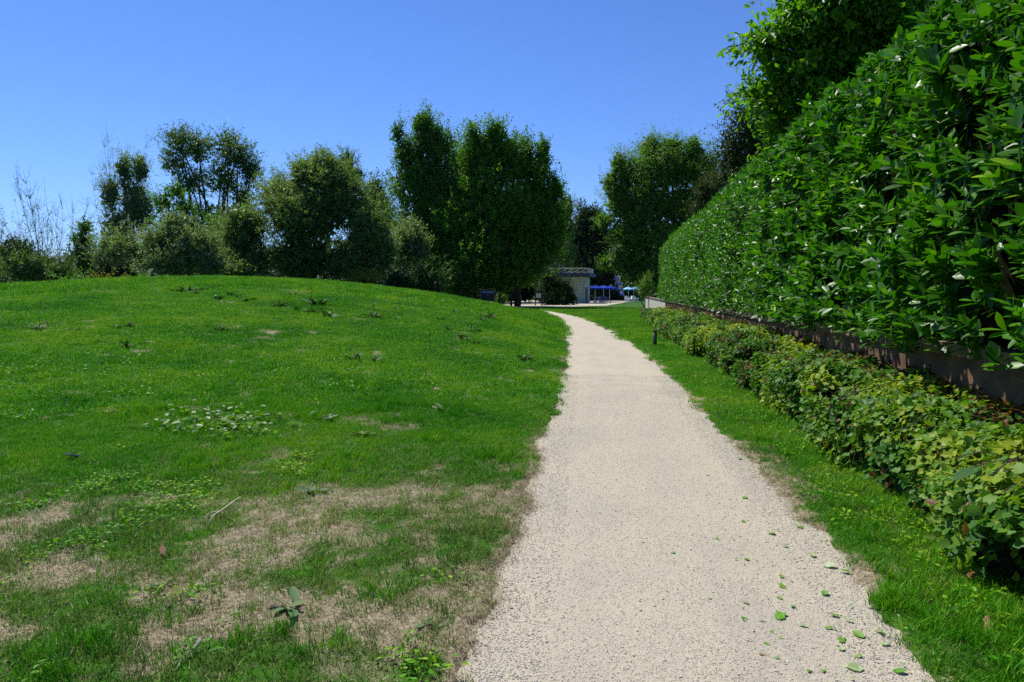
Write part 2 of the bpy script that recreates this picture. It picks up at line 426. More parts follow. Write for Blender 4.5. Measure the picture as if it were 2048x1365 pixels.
def shoot_leaves(P, ax, k, ln, wd):
    n = len(P)
    ref = nrm(np.cross(ax, np.tile([0, 0, 1.0], (n, 1)) + rng.normal(0, .15, (n, 3))))
    b2 = np.cross(ax, ref)
    ssz = rng.uniform(.75, 1.15, n); stone_ = rng.normal(0, .13, n)
    out = []
    for j in range(k):
        ph = j * 2.4 + rng.uniform(0, 1.2, n)
        rad = ref * np.cos(ph)[:, None] + b2 * np.sin(ph)[:, None]
        t = j / k
        base = P + ax * ((t - .6) * .20)[..., None] if np.ndim(t) else P + ax * (t - .6) * .20
        op = .95 - .55 * t
        D = nrm(rad * op + ax * (1.15 - op) + np.array([0, 0, .22]) + rng.normal(0, .12, (n, 3)))
        N = nrm(ax * .55 + np.array([-.1, 0, .75]) - rad * .1 + rng.normal(0, .28, (n, 3)))
        N = np.where((np.abs((N * D).sum(1)) > .93)[:, None], np.roll(N, 1, 1), N)
        L = ln * ssz * rng.uniform(.65, 1.2, n) * (1 - .3 * t); W = L * wd * rng.uniform(.85, 1.15, n)
        r = np.clip(rng.beta(2, 2.6, n) * .8 + stone_ + .28 * (t > .7) * (rng.random(n) < .4), 0, 1)
        out.append((base, D, N, L, W, r))
    return [np.concatenate([o[i] for o in out]) for i in range(6)]
def cat(*Ls): return [np.concatenate([l[i] for l in Ls]) for i in range(6)]
P, A = shoots(1500, 3.6, 15, 0); near1 = shoot_leaves(P, A, 9, .178, .43)
P, A = shoots(900, 3.6, 15, .27); near2 = shoot_leaves(P, A, 8, .165, .43)
nearL = cat(near1, near2)
P, A = shoots(2700, 15, HY1, 0); far1 = shoot_leaves(P, A, 8, .15, .42)
P, A = shoots(1900, 15, HY1, .2); far2 = shoot_leaves(P, A, 7, .15, .42)
farL = cat(far1, far2)
big = split_largest(nearL[0], nearL[3], 300, np.arange(len(nearL[0])) < len(near1[0]))
leaf_parts(hedge, *[a[big] for a in nearL[:5]], 'long', nearL[5][big], LAUREL)
hl = np.array(hedge.location)
def stuff(name, arrs, tpl, mat, parent, smooth=True):
    me = leaf_mesh(name, arrs[0] - np.array(parent.location), *arrs[1:5], tpl, arrs[5], smooth)
    o = obj(name, me, mat, parent); o['kind'] = 'stuff'; return o
stuff('foliage', [a[~big] for a in nearL], 'long', LAUREL, hedge)
stuff('distant_foliage', farL, 'hex', LAUREL, hedge)
# stems, and a near-black sheet painted as the shade deep in the hedge
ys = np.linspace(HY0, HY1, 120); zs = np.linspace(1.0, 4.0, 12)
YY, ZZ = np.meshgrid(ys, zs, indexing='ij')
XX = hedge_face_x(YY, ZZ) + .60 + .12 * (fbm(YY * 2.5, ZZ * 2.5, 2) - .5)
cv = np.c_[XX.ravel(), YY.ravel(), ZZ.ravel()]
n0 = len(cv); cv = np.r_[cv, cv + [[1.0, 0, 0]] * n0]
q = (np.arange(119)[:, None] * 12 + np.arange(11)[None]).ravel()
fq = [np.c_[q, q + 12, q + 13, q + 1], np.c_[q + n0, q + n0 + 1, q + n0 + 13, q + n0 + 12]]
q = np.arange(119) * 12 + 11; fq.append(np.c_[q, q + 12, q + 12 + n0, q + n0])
obj('shade_core', make_mesh('shade_core', cv - hl, fq, smooth=True), plain('hedge_inner_shade', (.012, .015, .007), 1.0, noise=.5, scale=18, spec=0), hedge)
for y in np.arange(1.6, 38.6, .9):
    mb = MB(); y += rng.uniform(-.2, .2)
    x0 = WALL_X + rng.uniform(.42, .6)
    mb.tube(np.array([[x0, y, .9], [x0 + .05, y + .05, 1.5], [x0 - .1, y + rng.uniform(-.2, .2), 2.4], [x0, y, 3.6]]) - hl, [.02, .018, .014, .006], 6)
    mb.build('stem', BARK, hedge)

# ------------------------------------------------------------------ creeper bed in front of the wall
IVY = leaf_mat('creeper_leaf', [(0, (.12, .055, .018)), (.07, (.16, .08, .02)), (.10, (.03, .10, .010)), (.4, (.06, .17, .012)), (.7, (.14, .25, .014)), (1, (.28, .33, .02))], rough=.5, trans=.32, spec=.18)
bed = thing('creeper_hedge', 'low sprawling bank of ivy and creeper leaves along the foot of the wall', 'creeper', (2.65, 18, 0))
BX0 = 2.02
def bed_profile(s, y):                     # s 0 at the outer foot, 1 at the wall
    ht = .70 + .12 * sstep((y - 4.5) / 4) + .16 * (fbm(y * .45 + 3, y * 0 + 7, 2) - .5) - .12 * sstep((y - 20) / 15)
    x0 = BX0 - .30 * (fbm(y * .5, y * 0 + 1, 3) - .5) - .12 * sstep((5 - y) / 2) - .25 * sstep((y - 12) / 14)
    a = s * math.pi / 2
    x = x0 + (WALL_X - .01 - x0) * (1 - np.cos(a)) ** 1.5
    z = ht * np.sin(a) ** .45
    bump = .38 * (fbm(y * 1.5, s * 2.4 + 11, 3) - .55)
    hole = np.clip(np.exp(-(((y - 8.1) / .36) ** 2)) * np.exp(-((s - .26) / .24) ** 2) + .8 * sstep((fbm(y * 1.1 + 20, s * 2.2 + 3, 2) - .60) / .12) * (s < .75), 0, 1)
    nx_, nz_ = -np.cos(a), np.sin(a)
    return x + nx_ * (bump - .5 * hole), z + nz_ * (bump - .45 * hole) + 0, nx_, nz_, hole
BY0, BY1 = 2.2, 40.5
def bed_leaves(n, y0, y1, ln, outer):
    y = rng.uniform(y0, y1, n); s = rng.random(n) ** 1.15
    x, z, nx_, nz_, hole = bed_profile(s, y)
    dep = rng.uniform(-.03, .10, n) if outer else rng.uniform(.05, .16, n)
    keep = rng.random(n) > hole * 1.05
    P = np.c_[x - nx_ * dep, y, z - nz_ * dep]
    N = nrm(np.c_[nx_ * .7, np.zeros(n) - .05, nz_ * .8 + .35] + rng.normal(0, .38, (n, 3)))
    D = nrm(np.c_[nx_ * .6, rng.normal(0, .8, n), -.35 * np.ones(n)] + rng.normal(0, .5, (n, 3)))
    sz = .75 + .6 * fbm(y * 1.1, s * 3, 2)
    L = ln * sz * rng.uniform(.6, 1.35, n); W = L * rng.uniform(.75, 1.0, n)
    patch = fbm(y * .9 + 5, s * 2.2, 3)
    r = np.clip(.12 + 1.5 * (patch - .32) + rng.normal(0, .17, n) + .22 * s, .11, 1)
    brown = rng.random(n) < (.025 + .6 * sstep((s - .86) / .14) + .30 * (patch < .34))
    r = np.where(brown, rng.uniform(0, .08, n), r)
    k = keep & (P[:, 2] > .01) & (P[:, 0] < WALL_X - .01)
    return [P[k], D[k], N[k], L[k], W[k], r[k]]
bn = bed_leaves(13500, BY0, 9, .055, True); bm_ = bed_leaves(14500, 9, 18, .058, True); bf = bed_leaves(16000, 18, BY1, .075, True)
bin_ = bed_leaves(4500, BY0, 18, .08, False)
big = split_largest(bn[0], bn[3], 300)
leaf_parts(bed, *[a[big] for a in bn[:5]], 'ivy', bn[5][big], IVY)
stuff('foliage', cat([a[~big] for a in bn], bin_), 'ivy', IVY, bed, False)
stuff('distant_foliage', cat(bm_, bf), 'hex', IVY, bed, False)
ys = np.linspace(BY0 - .4, BY1, 260); ss = np.linspace(0, 1, 14)
YY, SS = np.meshgrid(ys, ss, indexing='ij')
x, z, nx_, nz_, hole = bed_profile(SS, YY)
V = np.c_[(x - nx_ * .13).ravel(), YY.ravel(), np.maximum(-.05, (z - nz_ * .13)).ravel()]
V[:, 0] = np.minimum(V[:, 0], WALL_X - .004)
q = (np.arange(259)[:, None] * 14 + np.arange(13)[None]).ravel()
obj('stem_mass', make_mesh('stem_mass', V - np.array(bed.location), [np.c_[q, q + 14, q + 15, q + 1]], smooth=True), LITTER, bed)
# vine stems that trail out of the bank
for i in range(26):
    y = rng.uniform(3, 14); s = np.linspace(rng.uniform(.1, .5), rng.uniform(.6, .95), 6); yy = y + np.linspace(0, rng.uniform(-.4, .4), 6)
    x, z, a_, b_, h_ = bed_profile(s, yy)
    MB().tube(np.c_[x + a_ * .02, yy, z + b_ * .03] - np.array(bed.location), [.004] * 5 + [.0015], 4).build('vine', TWIG, bed)

# ------------------------------------------------------------------ trees
def tree(name, label, cat_, Y, base_px, lobes, col, lmat, leaf=(.16, .55), twigs=1.0, twig_len=.9, lpt=20, up=.35, droop=0.0, trunk_r=.22,
         stems=1, spread=.3, bark=BARK, inner=1.0, group=None, clump=.22, limbs=True, fork=.35, inner_size=1.0):
    b = at_y(base_px, 600, Y); bx, by = b[0], Y
    bz = gz(bx, by)
    t = thing(name, label, cat_, (bx, by, bz), group=group)
    o0 = np.array([bx, by, bz])
    LB = []
    for (px, py, rx, ry) in lobes:
        c = at_y(px, py, Y); k = Y / F
        LB.append((c + np.array([0, rng.uniform(-.35, .35) * rx * k, 0]), np.array([rx * k, rx * k * .95, ry * k])))
    topz = max(c[2] + r[2] * .6 for c, r in LB)
    # trunk or trunks
    trunks = []
    for s in range(stems):
        off = np.array([rng.uniform(-.5, .5) * spread * stems, rng.uniform(-.4, .4) * spread * stems, 0]) if stems > 1 else np.zeros(3)
        ctr = np.mean([c for c, r in LB], axis=0)
        tgt = ctr * [.5, .5, 1] + o0 * [.5, .5, 0]
        if stems > 1: tgt = LB[s % len(LB)][0]
        tz = min(topz, tgt[2] + .25 * (topz - tgt[2]) + (topz - tgt[2]) * .35)
        end = np.array([tgt[0], tgt[1], tz])
        tt = np.linspace(0, 1, 7)[:, None]
        pth = (o0 + off - [0, 0, .15]) * (1 - tt) + end * tt + np.array([1, 1, 0]) * rng.normal(0, .16, (7, 3)) * np.sin(tt * math.pi)
        MB().tube(pth - o0, trunk_r / stems ** .5 * np.linspace(1.15, .22, 7), 8).build('trunk', bark, t, True)
        trunks.append(pth)
    Ps, Ds, Ns, Ls, Rs = [], [], [], [], []
    for (c, r) in LB:
        # a limb to the lobe, then boughs inside it
        pth = trunks[rng.integers(len(trunks))]
        zc = bz + max(.15, fork) * (c[2] - bz)
        k = np.argmin(np.abs(pth[:, 2] - zc)); p0 = pth[k]
        tt = np.linspace(0, 1, 6)[:, None]
        mid = np.array([0, 0, .12 * np.linalg.norm(c - p0)])
        lp = p0 * (1 - tt) + c * tt - mid * np.sin(tt * math.pi) * .5
        mb = MB()
        if limbs: mb.tube(lp - o0, trunk_r * .42 * np.linspace(1, .35, 6), 6)
        area = 4 * math.pi * ((r[0] * r[2]) ** 1.0)
        pr = clump * 3.2 * r.mean() ** .5; nc = max(7, int(area / (pr * pr * 2.6)))     # plumes of foliage
        dirs = nrm(rng.normal(0, 1, (nc, 3))); dirs[:, 2] = np.where(dirs[:, 2] < -.5, -dirs[:, 2] * .6, dirs[:, 2]); dirs = nrm(dirs)
        rad = rng.uniform(.45, 1.05, nc) ** .7
        def lump(d): return .50 + .92 * vnoise(np.arctan2(d[:, 1], d[:, 0]) * 1.3 + c[0], d[:, 2] * 2.2 + c[2])
        cc = c + dirs * r * (rad * lump(dirs))[:, None]
        for j in range(0, nc, max(1, nc // 9)):
            tq = np.linspace(0, 1, 4)[:, None]
            mb.tube(c * (1 - tq) + cc[j] * tq - o0 + rng.normal(0, .05, (4, 3)), trunk_r * .15 * np.linspace(1, .2, 4), 4)
        if limbs: mb.build('limb', bark, t, True)
        nt_ = int(area * 4.2 * twigs)
        ci = rng.integers(nc, size=nt_)
        uu = nrm(rng.normal(0, 1, (nt_, 3)))
        tp = cc[ci] + uu * (rng.random((nt_, 1)) ** .45) * pr * np.array([1, 1, 1 + .5 * up]) * rng.uniform(.6, 1.3, nc)[ci][:, None]
        fr = rng.random(nt_) < .5; dq = nrm(uu[fr] * [1, 1, .9] + [0, 0, .1]); tp[fr] = c + dq * r * (lump(dq) * rng.uniform(.6, 1.2, fr.sum()))[:, None]
        td = nrm(uu * .5 + dirs[ci] * .6 + np.array([0, 0, up]) + rng.normal(0, .3, (nt_, 3)))
        tl = twig_len * rng.uniform(.5, 1.3, nt_)
        sk = rng.random(nt_) < .11                         # longer shoots that break the outline
        ds = nrm(rng.normal(0, 1, (sk.sum(), 3)) + [0, 0, .5]); tp[sk] = c + ds * r * lump(ds)[:, None] * .98
        td[sk] = nrm(ds * .6 + np.array([0, 0, .3 + up]) + rng.normal(0, .25, ds.shape)); tl[sk] *= rng.uniform(1.4, 2.4, sk.sum())
        u = (np.arange(lpt) + .5) / lpt
        LP = tp[:, None] + td[:, None] * (u[None, :, None] - .4) * tl[:, None, None] - np.array([0, 0, 1.0]) * (droop * tl[:, None] * u[None] ** 2)[..., None]
        LP = LP + rng.normal(0, .10 * twig_len, LP.shape) * np.where(sk, .7, 1.0)[:, None, None]
        LD = td[:, None] * .7 + rng.normal(0, .7, LP.shape) - np.array([0, 0, droop * 1.2])
        LN = np.array([0, 0, .7]) + td[:, None] * .35 + rng.normal(0, .7, LP.shape)
        crd = np.clip(rng.normal(.5, .14, nc), 0, 1)
        RR = np.clip(crd[ci][:, None] + rng.normal(0, .16, (nt_, lpt)), 0, 1)
        Ps.append(LP.reshape(-1, 3)); Ds.append(LD.reshape(-1, 3)); Ns.append(LN.reshape(-1, 3)); Rs.append(RR.ravel())
        Ls.append(leaf[0] * rng.uniform(.65, 1.3, nt_ * lpt))
        ni = int(area * 6 * inner)
        if ni:
            q = nrm(rng.normal(0, 1, (ni, 3))) * (rng.random(ni) ** .5 * .8)[:, None]
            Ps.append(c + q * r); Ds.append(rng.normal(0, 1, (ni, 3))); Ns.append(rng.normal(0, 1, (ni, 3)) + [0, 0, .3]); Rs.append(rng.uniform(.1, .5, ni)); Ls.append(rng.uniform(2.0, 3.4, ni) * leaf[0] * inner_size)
    P = np.concatenate(Ps); L = np.concatenate(Ls)
    ok = P[:, 2] > ground_z(P[:, 0], P[:, 1]) + .05
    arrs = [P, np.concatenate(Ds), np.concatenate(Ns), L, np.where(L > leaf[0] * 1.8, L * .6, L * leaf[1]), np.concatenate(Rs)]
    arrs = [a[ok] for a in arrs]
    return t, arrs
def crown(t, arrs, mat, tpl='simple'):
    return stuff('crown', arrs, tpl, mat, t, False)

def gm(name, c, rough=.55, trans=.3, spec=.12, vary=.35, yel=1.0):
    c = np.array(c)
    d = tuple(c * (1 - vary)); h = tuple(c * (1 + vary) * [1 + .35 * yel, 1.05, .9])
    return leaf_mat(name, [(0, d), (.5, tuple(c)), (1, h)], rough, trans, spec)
M_WILLOW = gm('willow_leaf', (.10, .17, .05), .42, .45, .28)
M_WILLOW2 = gm('grey_willow_leaf', (.12, .185, .075), .42, .45, .28)
M_ASH = gm('ash_leaf', (.065, .165, .020), .45, .42, .22)
M_MAPLE = gm('maple_leaf', (.075, .185, .012), .45, .42, .22)
M_BIRCH = gm('birch_leaf', (.065, .13, .035), .42, .42, .25)
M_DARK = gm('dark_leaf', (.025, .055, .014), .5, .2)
M_HORN = gm('hornbeam_leaf', (.050, .075, .018), .5, .25)
M_BRIGHT = gm('bright_leaf', (.10, .20, .025), .5, .35)
M_YELLOW = gm('yellow_shrub_leaf', (.15, .16, .025), .5, .3)
M_BAMBOO = gm('feathery_leaf', (.095, .20, .03), .45, .45, .22)
M_CHERRY = gm('drooping_leaf', (.085, .22, .010), .42, .5, .25)

def plant(*a, mat, tpl='simple', **k):
    t, arrs = tree(*a, col=None, lmat=None, **k)
    crown(t, arrs, mat, tpl); return t

# --- tall trees in the middle
plant('ash_tree', 'tall loose-crowned tree with light green leaves, highest of the central group, left of the maples', 'tree', 74, 885,
      [(848, 252, 26, 34), (862, 275, 30, 34), (795, 268, 14, 26), (806, 310, 22, 34), (880, 300, 40, 50), (838, 305, 36, 44), (850, 350, 48, 50), (815, 370, 42, 58), (870, 390, 58, 62), (830, 455, 58, 55), (905, 480, 60, 60), (880, 545, 60, 45), (920, 350, 36, 56), (905, 410, 46, 56)],
      mat=M_ASH, leaf=(.19, .6), twigs=.8, twig_len=1.1, lpt=17, up=.55, trunk_r=.3, clump=.15, inner=1.2)
plant('maple_tree', 'large dense maple with upright yellow-green shoots, left of the two behind the info board', 'tree', 70, 965,
      [(990, 268, 20, 30), (948, 280, 18, 32), (1020, 305, 18, 32), (985, 300, 36, 44), (945, 315, 32, 42), (960, 370, 62, 62), (1015, 330, 30, 44), (935, 440, 62, 60), (1005, 430, 60, 60), (965, 510, 72, 52), (1010, 545, 40, 40), (985, 568, 56, 24), (920, 570, 44, 24)],
      mat=M_MAPLE, leaf=(.20, .7), twigs=.8, twig_len=1.0, lpt=17, up=.8, trunk_r=.34, clump=.18, inner=1.6, group='maples')
plant('maple_tree', 'large dense maple with upright yellow-green shoots, nearest the kiosk roof', 'tree', 72, 1035,
      [(1052, 298, 16, 26), (1086, 308, 13, 30), (1112, 380, 14, 36), (1050, 335, 32, 42), (1082, 345, 20, 42), (1060, 395, 50, 58), (1095, 420, 30, 56), (1050, 465, 62, 58), (1095, 490, 40, 50), (1050, 530, 60, 42), (1010, 520, 40, 50), (1112, 455, 20, 56), (1040, 556, 40, 24)],
      mat=M_MAPLE, leaf=(.20, .7), twigs=.8, twig_len=1.0, lpt=17, up=.8, trunk_r=.32, clump=.18, inner=1.6, group='maples')
for i, (px, Y, h, r) in enumerate([(906, 71, 5, .14), (925, 69, 6, .2), (948, 72, 5.5, .16), (1000, 74, 6, .2), (1022, 70, 5, .12)]):   # bare lower trunks under the maples
    b = at_y(px, 600, Y); z = gz(b[0], Y)
    t = thing('slender_tree', ['thin dark trunk at the left edge of the shaded grove', 'stout dark trunk left of the wooden info board', 'dark trunk just left of the wooden info board', 'dark trunk right of the wooden info board', 'thin dark trunk beside the small path sign'][i], 'tree', (b[0], Y, z), group='trunks in the shade of the maples')
    MB().tube([(0, 0, -.1), (.1, 0, h * .4), (-.05, .1, h)], [r, r * .85, r * .6], 8).build('trunk', BARK, t, True)
    n = 900
    q = nrm(rng.normal(0, 1, (n, 3))) * (rng.random(n) ** .4)[:, None] * [1.7, 1.5, 1.6] + [0, 0, h]
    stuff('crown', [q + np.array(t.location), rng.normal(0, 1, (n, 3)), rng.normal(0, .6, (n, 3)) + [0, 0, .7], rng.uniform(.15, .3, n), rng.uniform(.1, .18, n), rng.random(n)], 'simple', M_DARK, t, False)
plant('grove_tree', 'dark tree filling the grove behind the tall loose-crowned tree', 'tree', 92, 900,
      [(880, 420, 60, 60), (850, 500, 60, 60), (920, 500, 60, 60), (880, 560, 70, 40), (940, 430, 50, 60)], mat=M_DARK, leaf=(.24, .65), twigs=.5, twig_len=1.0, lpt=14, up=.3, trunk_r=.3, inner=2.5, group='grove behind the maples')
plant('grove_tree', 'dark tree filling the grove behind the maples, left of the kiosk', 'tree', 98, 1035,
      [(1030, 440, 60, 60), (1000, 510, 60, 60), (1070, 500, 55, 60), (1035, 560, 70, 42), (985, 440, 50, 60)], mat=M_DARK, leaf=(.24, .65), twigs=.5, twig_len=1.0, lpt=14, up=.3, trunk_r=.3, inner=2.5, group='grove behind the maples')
# --- left group
plant('willow_tree', 'broad rounded grey-green willow, the largest bush-like tree behind the mound', 'tree', 54, 620,
      [(640, 355, 70, 46), (560, 400, 60, 52), (690, 410, 62, 56), (500, 455, 52, 52), (620, 440, 85, 70), (740, 470, 48, 58), (500, 525, 60, 44), (600, 520, 80, 52), (700, 530, 66, 48), (655, 335, 30, 26), (468, 475, 38, 46), (456, 530, 36, 36), (768, 505, 34, 46), (610, 345, 34, 30)],
      mat=M_WILLOW, leaf=(.18, .36), twigs=1.5, twig_len=.8, lpt=20, up=.35, droop=.1, trunk_r=.22, stems=3, clump=.2, inner=3, limbs=True)
plant('willow_shrub', 'smaller rounded grey willow at the left foot of the broad willow', 'tree', 46, 355,
      [(350, 455, 42, 36), (310, 490, 40, 40), (390, 490, 46, 44), (350, 525, 70, 36), (420, 530, 34, 34)],
      mat=M_WILLOW2, leaf=(.15, .32), twigs=1.7, twig_len=.7, lpt=20, up=.3, droop=.1, trunk_r=.14, stems=3, clump=.2, inner=4)
plant('birch_tree', 'tall twin-crowned dark tree with bare upright stems, rising behind the grey willows', 'tree', 76, 430,
      [(360, 285, 34, 32), (345, 325, 30, 36), (400, 300, 34, 40), (450, 290, 32, 30), (480, 320, 36, 38), (505, 350, 24, 40), (380, 365, 32, 36), (440, 360, 42, 42), (490, 400, 28, 40), (420, 440, 60, 40), (400, 500, 70, 50)],
      mat=M_BIRCH, leaf=(.20, .55), twigs=.85, twig_len=1.0, lpt=15, up=.35, droop=.15, trunk_r=.4, stems=6, spread=.5, clump=.2, inner=.6, fork=.25)
plant('silver_tree', 'thin feathery grey-green tree with bare leaning side branches at the left', 'tree', 62, 250,
      [(245, 345, 22, 44), (280, 340, 20, 36), (265, 400, 36, 46), (225, 390, 22, 40), (285, 430, 30, 50), (240, 460, 40, 50), (255, 515, 56, 40)],
      mat=M_WILLOW2, leaf=(.17, .32), twigs=1.3, twig_len=1.2, lpt=18, up=1.0, trunk_r=.22, stems=4, clump=.16, inner=2)
plant('conical_tree', 'small dark pointed tree between the bare shrub and the feathery tree', 'tree', 66, 168,
      [(170, 455, 13, 18), (165, 485, 24, 24), (170, 520, 34, 30), (168, 550, 30, 24)], mat=M_ASH, leaf=(.18, .6), twigs=1.3, twig_len=.7, lpt=16, up=.5, trunk_r=.12, inner=2)
plant('poplar_tree', 'narrow dark tree peeping over the right shoulder of the broad willow', 'tree', 80, 700,
      [(690, 325, 20, 24), (705, 360, 24, 34), (745, 400, 34, 50), (765, 450, 34, 60), (730, 520, 50, 60)], mat=M_BIRCH, leaf=(.2, .55), twigs=.9, twig_len=.9, lpt=15, up=.4, trunk_r=.22, inner=1.5)
plant('young_tree', 'bright green young tree between the feathery tree and the grey willow shrub', 'tree', 58, 340,
      [(350, 385, 24, 18), (330, 410, 24, 22), (365, 415, 26, 20), (430, 450, 24, 16), (345, 450, 40, 30)], mat=M_ASH, leaf=(.18, .6), twigs=1.1, twig_len=.8, lpt=16, up=.3, trunk_r=.12, inner=1)
# shrubs along the back of the mound
for i, (px, py, rx, ry, Y, m, lab) in enumerate([
    (30, 510, 50, 44, 60, M_DARK, 'dark bush at the far left edge of the tree line'),
    (105, 548, 44, 40, 44, M_BIRCH, 'dark bush at the foot of the bare twiggy shrub'),
    (55, 535, 44, 34, 42, M_WILLOW, 'olive bush in front of the twiggy shrub at far left'),
    (230, 540, 46, 28, 48, M_DARK, 'dark bush below the feathery tree'),
    (215, 562, 30, 9, 38, M_YELLOW, 'low yellow-green bramble on the crest of the mound, left end'),
    (150, 562, 30, 9, 38, M_ASH, 'low green bramble on the crest of the mound beside the twiggy shrub'),
    (285, 562, 26, 8, 40, M_ASH, 'low green bramble on the crest below the grey willow shrub'),
    (745, 525, 34, 34, 58, M_YELLOW, 'yellow-green shrub at the right foot of the broad willow'),
    (735, 562, 28, 18, 50, M_YELLOW, 'low yellow-green shrub peeping over the mound crest'),
    (820, 490, 40, 55, 62, M_WILLOW2, 'silvery green shrub below the tall loose-crowned tree'),
    (850, 560, 44, 34, 60, M_BIRCH, 'dark shrub in the shade left of the grove trunks'),
    (800, 565, 30, 22, 52, M_DARK, 'dark low shrub just behind the mound crest in the middle'),
    (240, 505, 60, 50, 56, M_WILLOW2, 'grey-green bush filling the gap behind the grey willow shrub'),
    (455, 490, 46, 56, 60, M_WILLOW, 'grey-green bush between the twin-crowned tree and the broad willow'),
    (470, 545, 40, 26, 50, M_WILLOW, 'grey shrub between the two grey willows'),
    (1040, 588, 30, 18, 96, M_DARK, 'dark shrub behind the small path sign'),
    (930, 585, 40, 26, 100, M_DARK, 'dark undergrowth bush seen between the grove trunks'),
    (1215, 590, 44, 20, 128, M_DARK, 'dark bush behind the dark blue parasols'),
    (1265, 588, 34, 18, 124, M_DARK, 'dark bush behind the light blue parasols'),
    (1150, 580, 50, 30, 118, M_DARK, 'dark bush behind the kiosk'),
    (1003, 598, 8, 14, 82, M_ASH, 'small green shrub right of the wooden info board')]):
    n = 'shrub'
    t, arrs = tree(n, lab, 'shrub', Y, px, [(px, py, rx, ry), (px - rx * .45, py + ry * .3, rx * .6, ry * .7), (px + rx * .45, py + ry * .25, rx * .62, ry * .7)], None, None,
                   leaf=(.15, .5), twigs=1.6, twig_len=.6, lpt=15, up=.3, trunk_r=.06, stems=3, spread=.15, inner=2.5, group='shrubs behind the mound', limbs=False)
    crown(t, arrs, m)
# bare twiggy shrub at far left
def twiggy(base_px, Y, name, label, targets, mat, leafn=10):
    b = at_y(base_px, 580, Y); z = gz(b[0], Y); o0 = np.array([b[0], Y, z])
    t = thing(name, label, 'shrub', o0)
    LP = []
    for (px, py) in targets:
        e = at_y(px, py, Y) + [0, rng.uniform(-1, 1), 0]
        tt = np.linspace(0, 1, 8)[:, None]
        s0 = o0 + rng.normal(0, .12, 3) * [1, 1, 0]
        pth = s0 * (1 - tt) + e * tt; pth[:, 2] = s0[2] + (e[2] - s0[2]) * tt[:, 0] ** .9
        pth += rng.normal(0, .06, pth.shape) * tt
        mb = MB().tube(pth - o0, np.linspace(.026, .005, 8), 5)
        for k in range(3, 8):
            for s in range(5):
                d = nrm(pth[k] - pth[k - 1]) + rng.normal(0, .4, 3); ln = rng.uniform(.6, 1.5)
                q = pth[k] + d * ln
                mb.tube([pth[k] - o0, (pth[k] + q) / 2 - o0 + rng.normal(0, .04, 3), q - o0], [.009, .007, .004], 3)
                LP.append(pth[k] + d * ln * rng.random((leafn, 1)) + rng.normal(0, .07, (leafn, 3)))
        mb.build('stem', TWIG, t)
    P = np.concatenate(LP); n = len(P)
    stuff('sparse_leaves', [P, rng.normal(0, 1, (n, 3)), rng.normal(0, .6, (n, 3)) + [0, 0, .5], rng.uniform(.08, .16, n), rng.uniform(.03, .06, n), rng.random(n)], 'simple', mat, t, False)
twiggy(95, 42, 'twiggy_shrub', 'nearly bare shrub of thin upright twigs at the far left', [(20, 370), (35, 365), (5, 430), (60, 400), (75, 430), (-20, 420), (95, 420), (45, 455), (-30, 470), (15, 480), (110, 470)], M_BIRCH, 7)
twiggy(118, 44, 'twiggy_shrub', 'small bare shrub with curved twigs left of the conical tree', [(120, 415), (140, 425), (110, 430), (150, 440)], M_BIRCH, 1)
twiggy(230, 61, 'leaning_branches', 'bare dark branches leaning out left of the feathery tree', [(205, 295), (225, 290), (168, 345), (160, 410), (190, 350), (215, 310), (280, 295)], M_WILLOW2, 9)
# --- behind the kiosk and on the right
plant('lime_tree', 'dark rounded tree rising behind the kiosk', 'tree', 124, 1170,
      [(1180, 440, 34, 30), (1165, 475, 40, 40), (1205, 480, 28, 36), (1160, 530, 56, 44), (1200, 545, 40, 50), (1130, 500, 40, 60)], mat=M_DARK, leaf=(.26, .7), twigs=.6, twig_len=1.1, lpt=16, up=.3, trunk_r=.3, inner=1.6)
plant('willow_tree', 'grey-green treetop just right of the maples, behind the kiosk', 'tree', 112, 1120,
      [(1130, 415, 22, 26), (1120, 460, 34, 44), (1110, 520, 44, 60)], mat=M_WILLOW, leaf=(.24, .4), twigs=.7, twig_len=1.1, lpt=16, up=.3, trunk_r=.3, inner=1.5)
plant('feathery_tree', 'large feathery green tree with arching shoots, overhanging the terrace beyond the hedge', 'tree', 70, 1345,
      [(1300, 305, 26, 34), (1345, 300, 24, 30), (1240, 335, 20, 34), (1222, 370, 18, 26), (1385, 305, 22, 30), (1210, 440, 20, 16), (1212, 528, 20, 10), (1320, 340, 56, 46), (1262, 355, 32, 42), (1375, 340, 42, 44), (1410, 350, 30, 50), (1240, 405, 34, 42), (1300, 410, 64, 58), (1380, 420, 56, 62), (1255, 470, 44, 44), (1320, 490, 66, 56), (1245, 520, 34, 26), (1280, 545, 40, 32), (1340, 560, 50, 40), (1400, 520, 44, 60)],
      mat=M_BAMBOO, leaf=(.20, .30), twigs=.95, twig_len=1.5, lpt=20, up=.5, droop=.25, trunk_r=.32, stems=3, clump=.17, inner=2.2)
plant('hornbeam_tree', 'dark olive small-leaved tree behind the hedge, left of the drooping-leaved tree', 'tree', 31, 1530,
      [(1505, 240, 50, 50), (1478, 295, 46, 54), (1470, 350, 36, 50), (1540, 300, 52, 60), (1500, 350, 62, 50), (1580, 330, 50, 70), (1540, 420, 70, 60)],
      mat=M_HORN, leaf=(.085, .65), twigs=3.0, twig_len=.5, lpt=15, up=.2, droop=.1, trunk_r=.18, clump=.16, inner=5)
plant('hornbeam_tree', 'lower olive-green tree just above the far end of the hedge', 'tree', 42, 1415,
      [(1410, 385, 26, 34), (1435, 370, 26, 34), (1405, 430, 32, 34), (1440, 425, 34, 44)],
      mat=M_HORN, leaf=(.10, .65), twigs=2.2, twig_len=.5, lpt=15, up=.2, droop=.1, trunk_r=.14, clump=.16, inner=4)
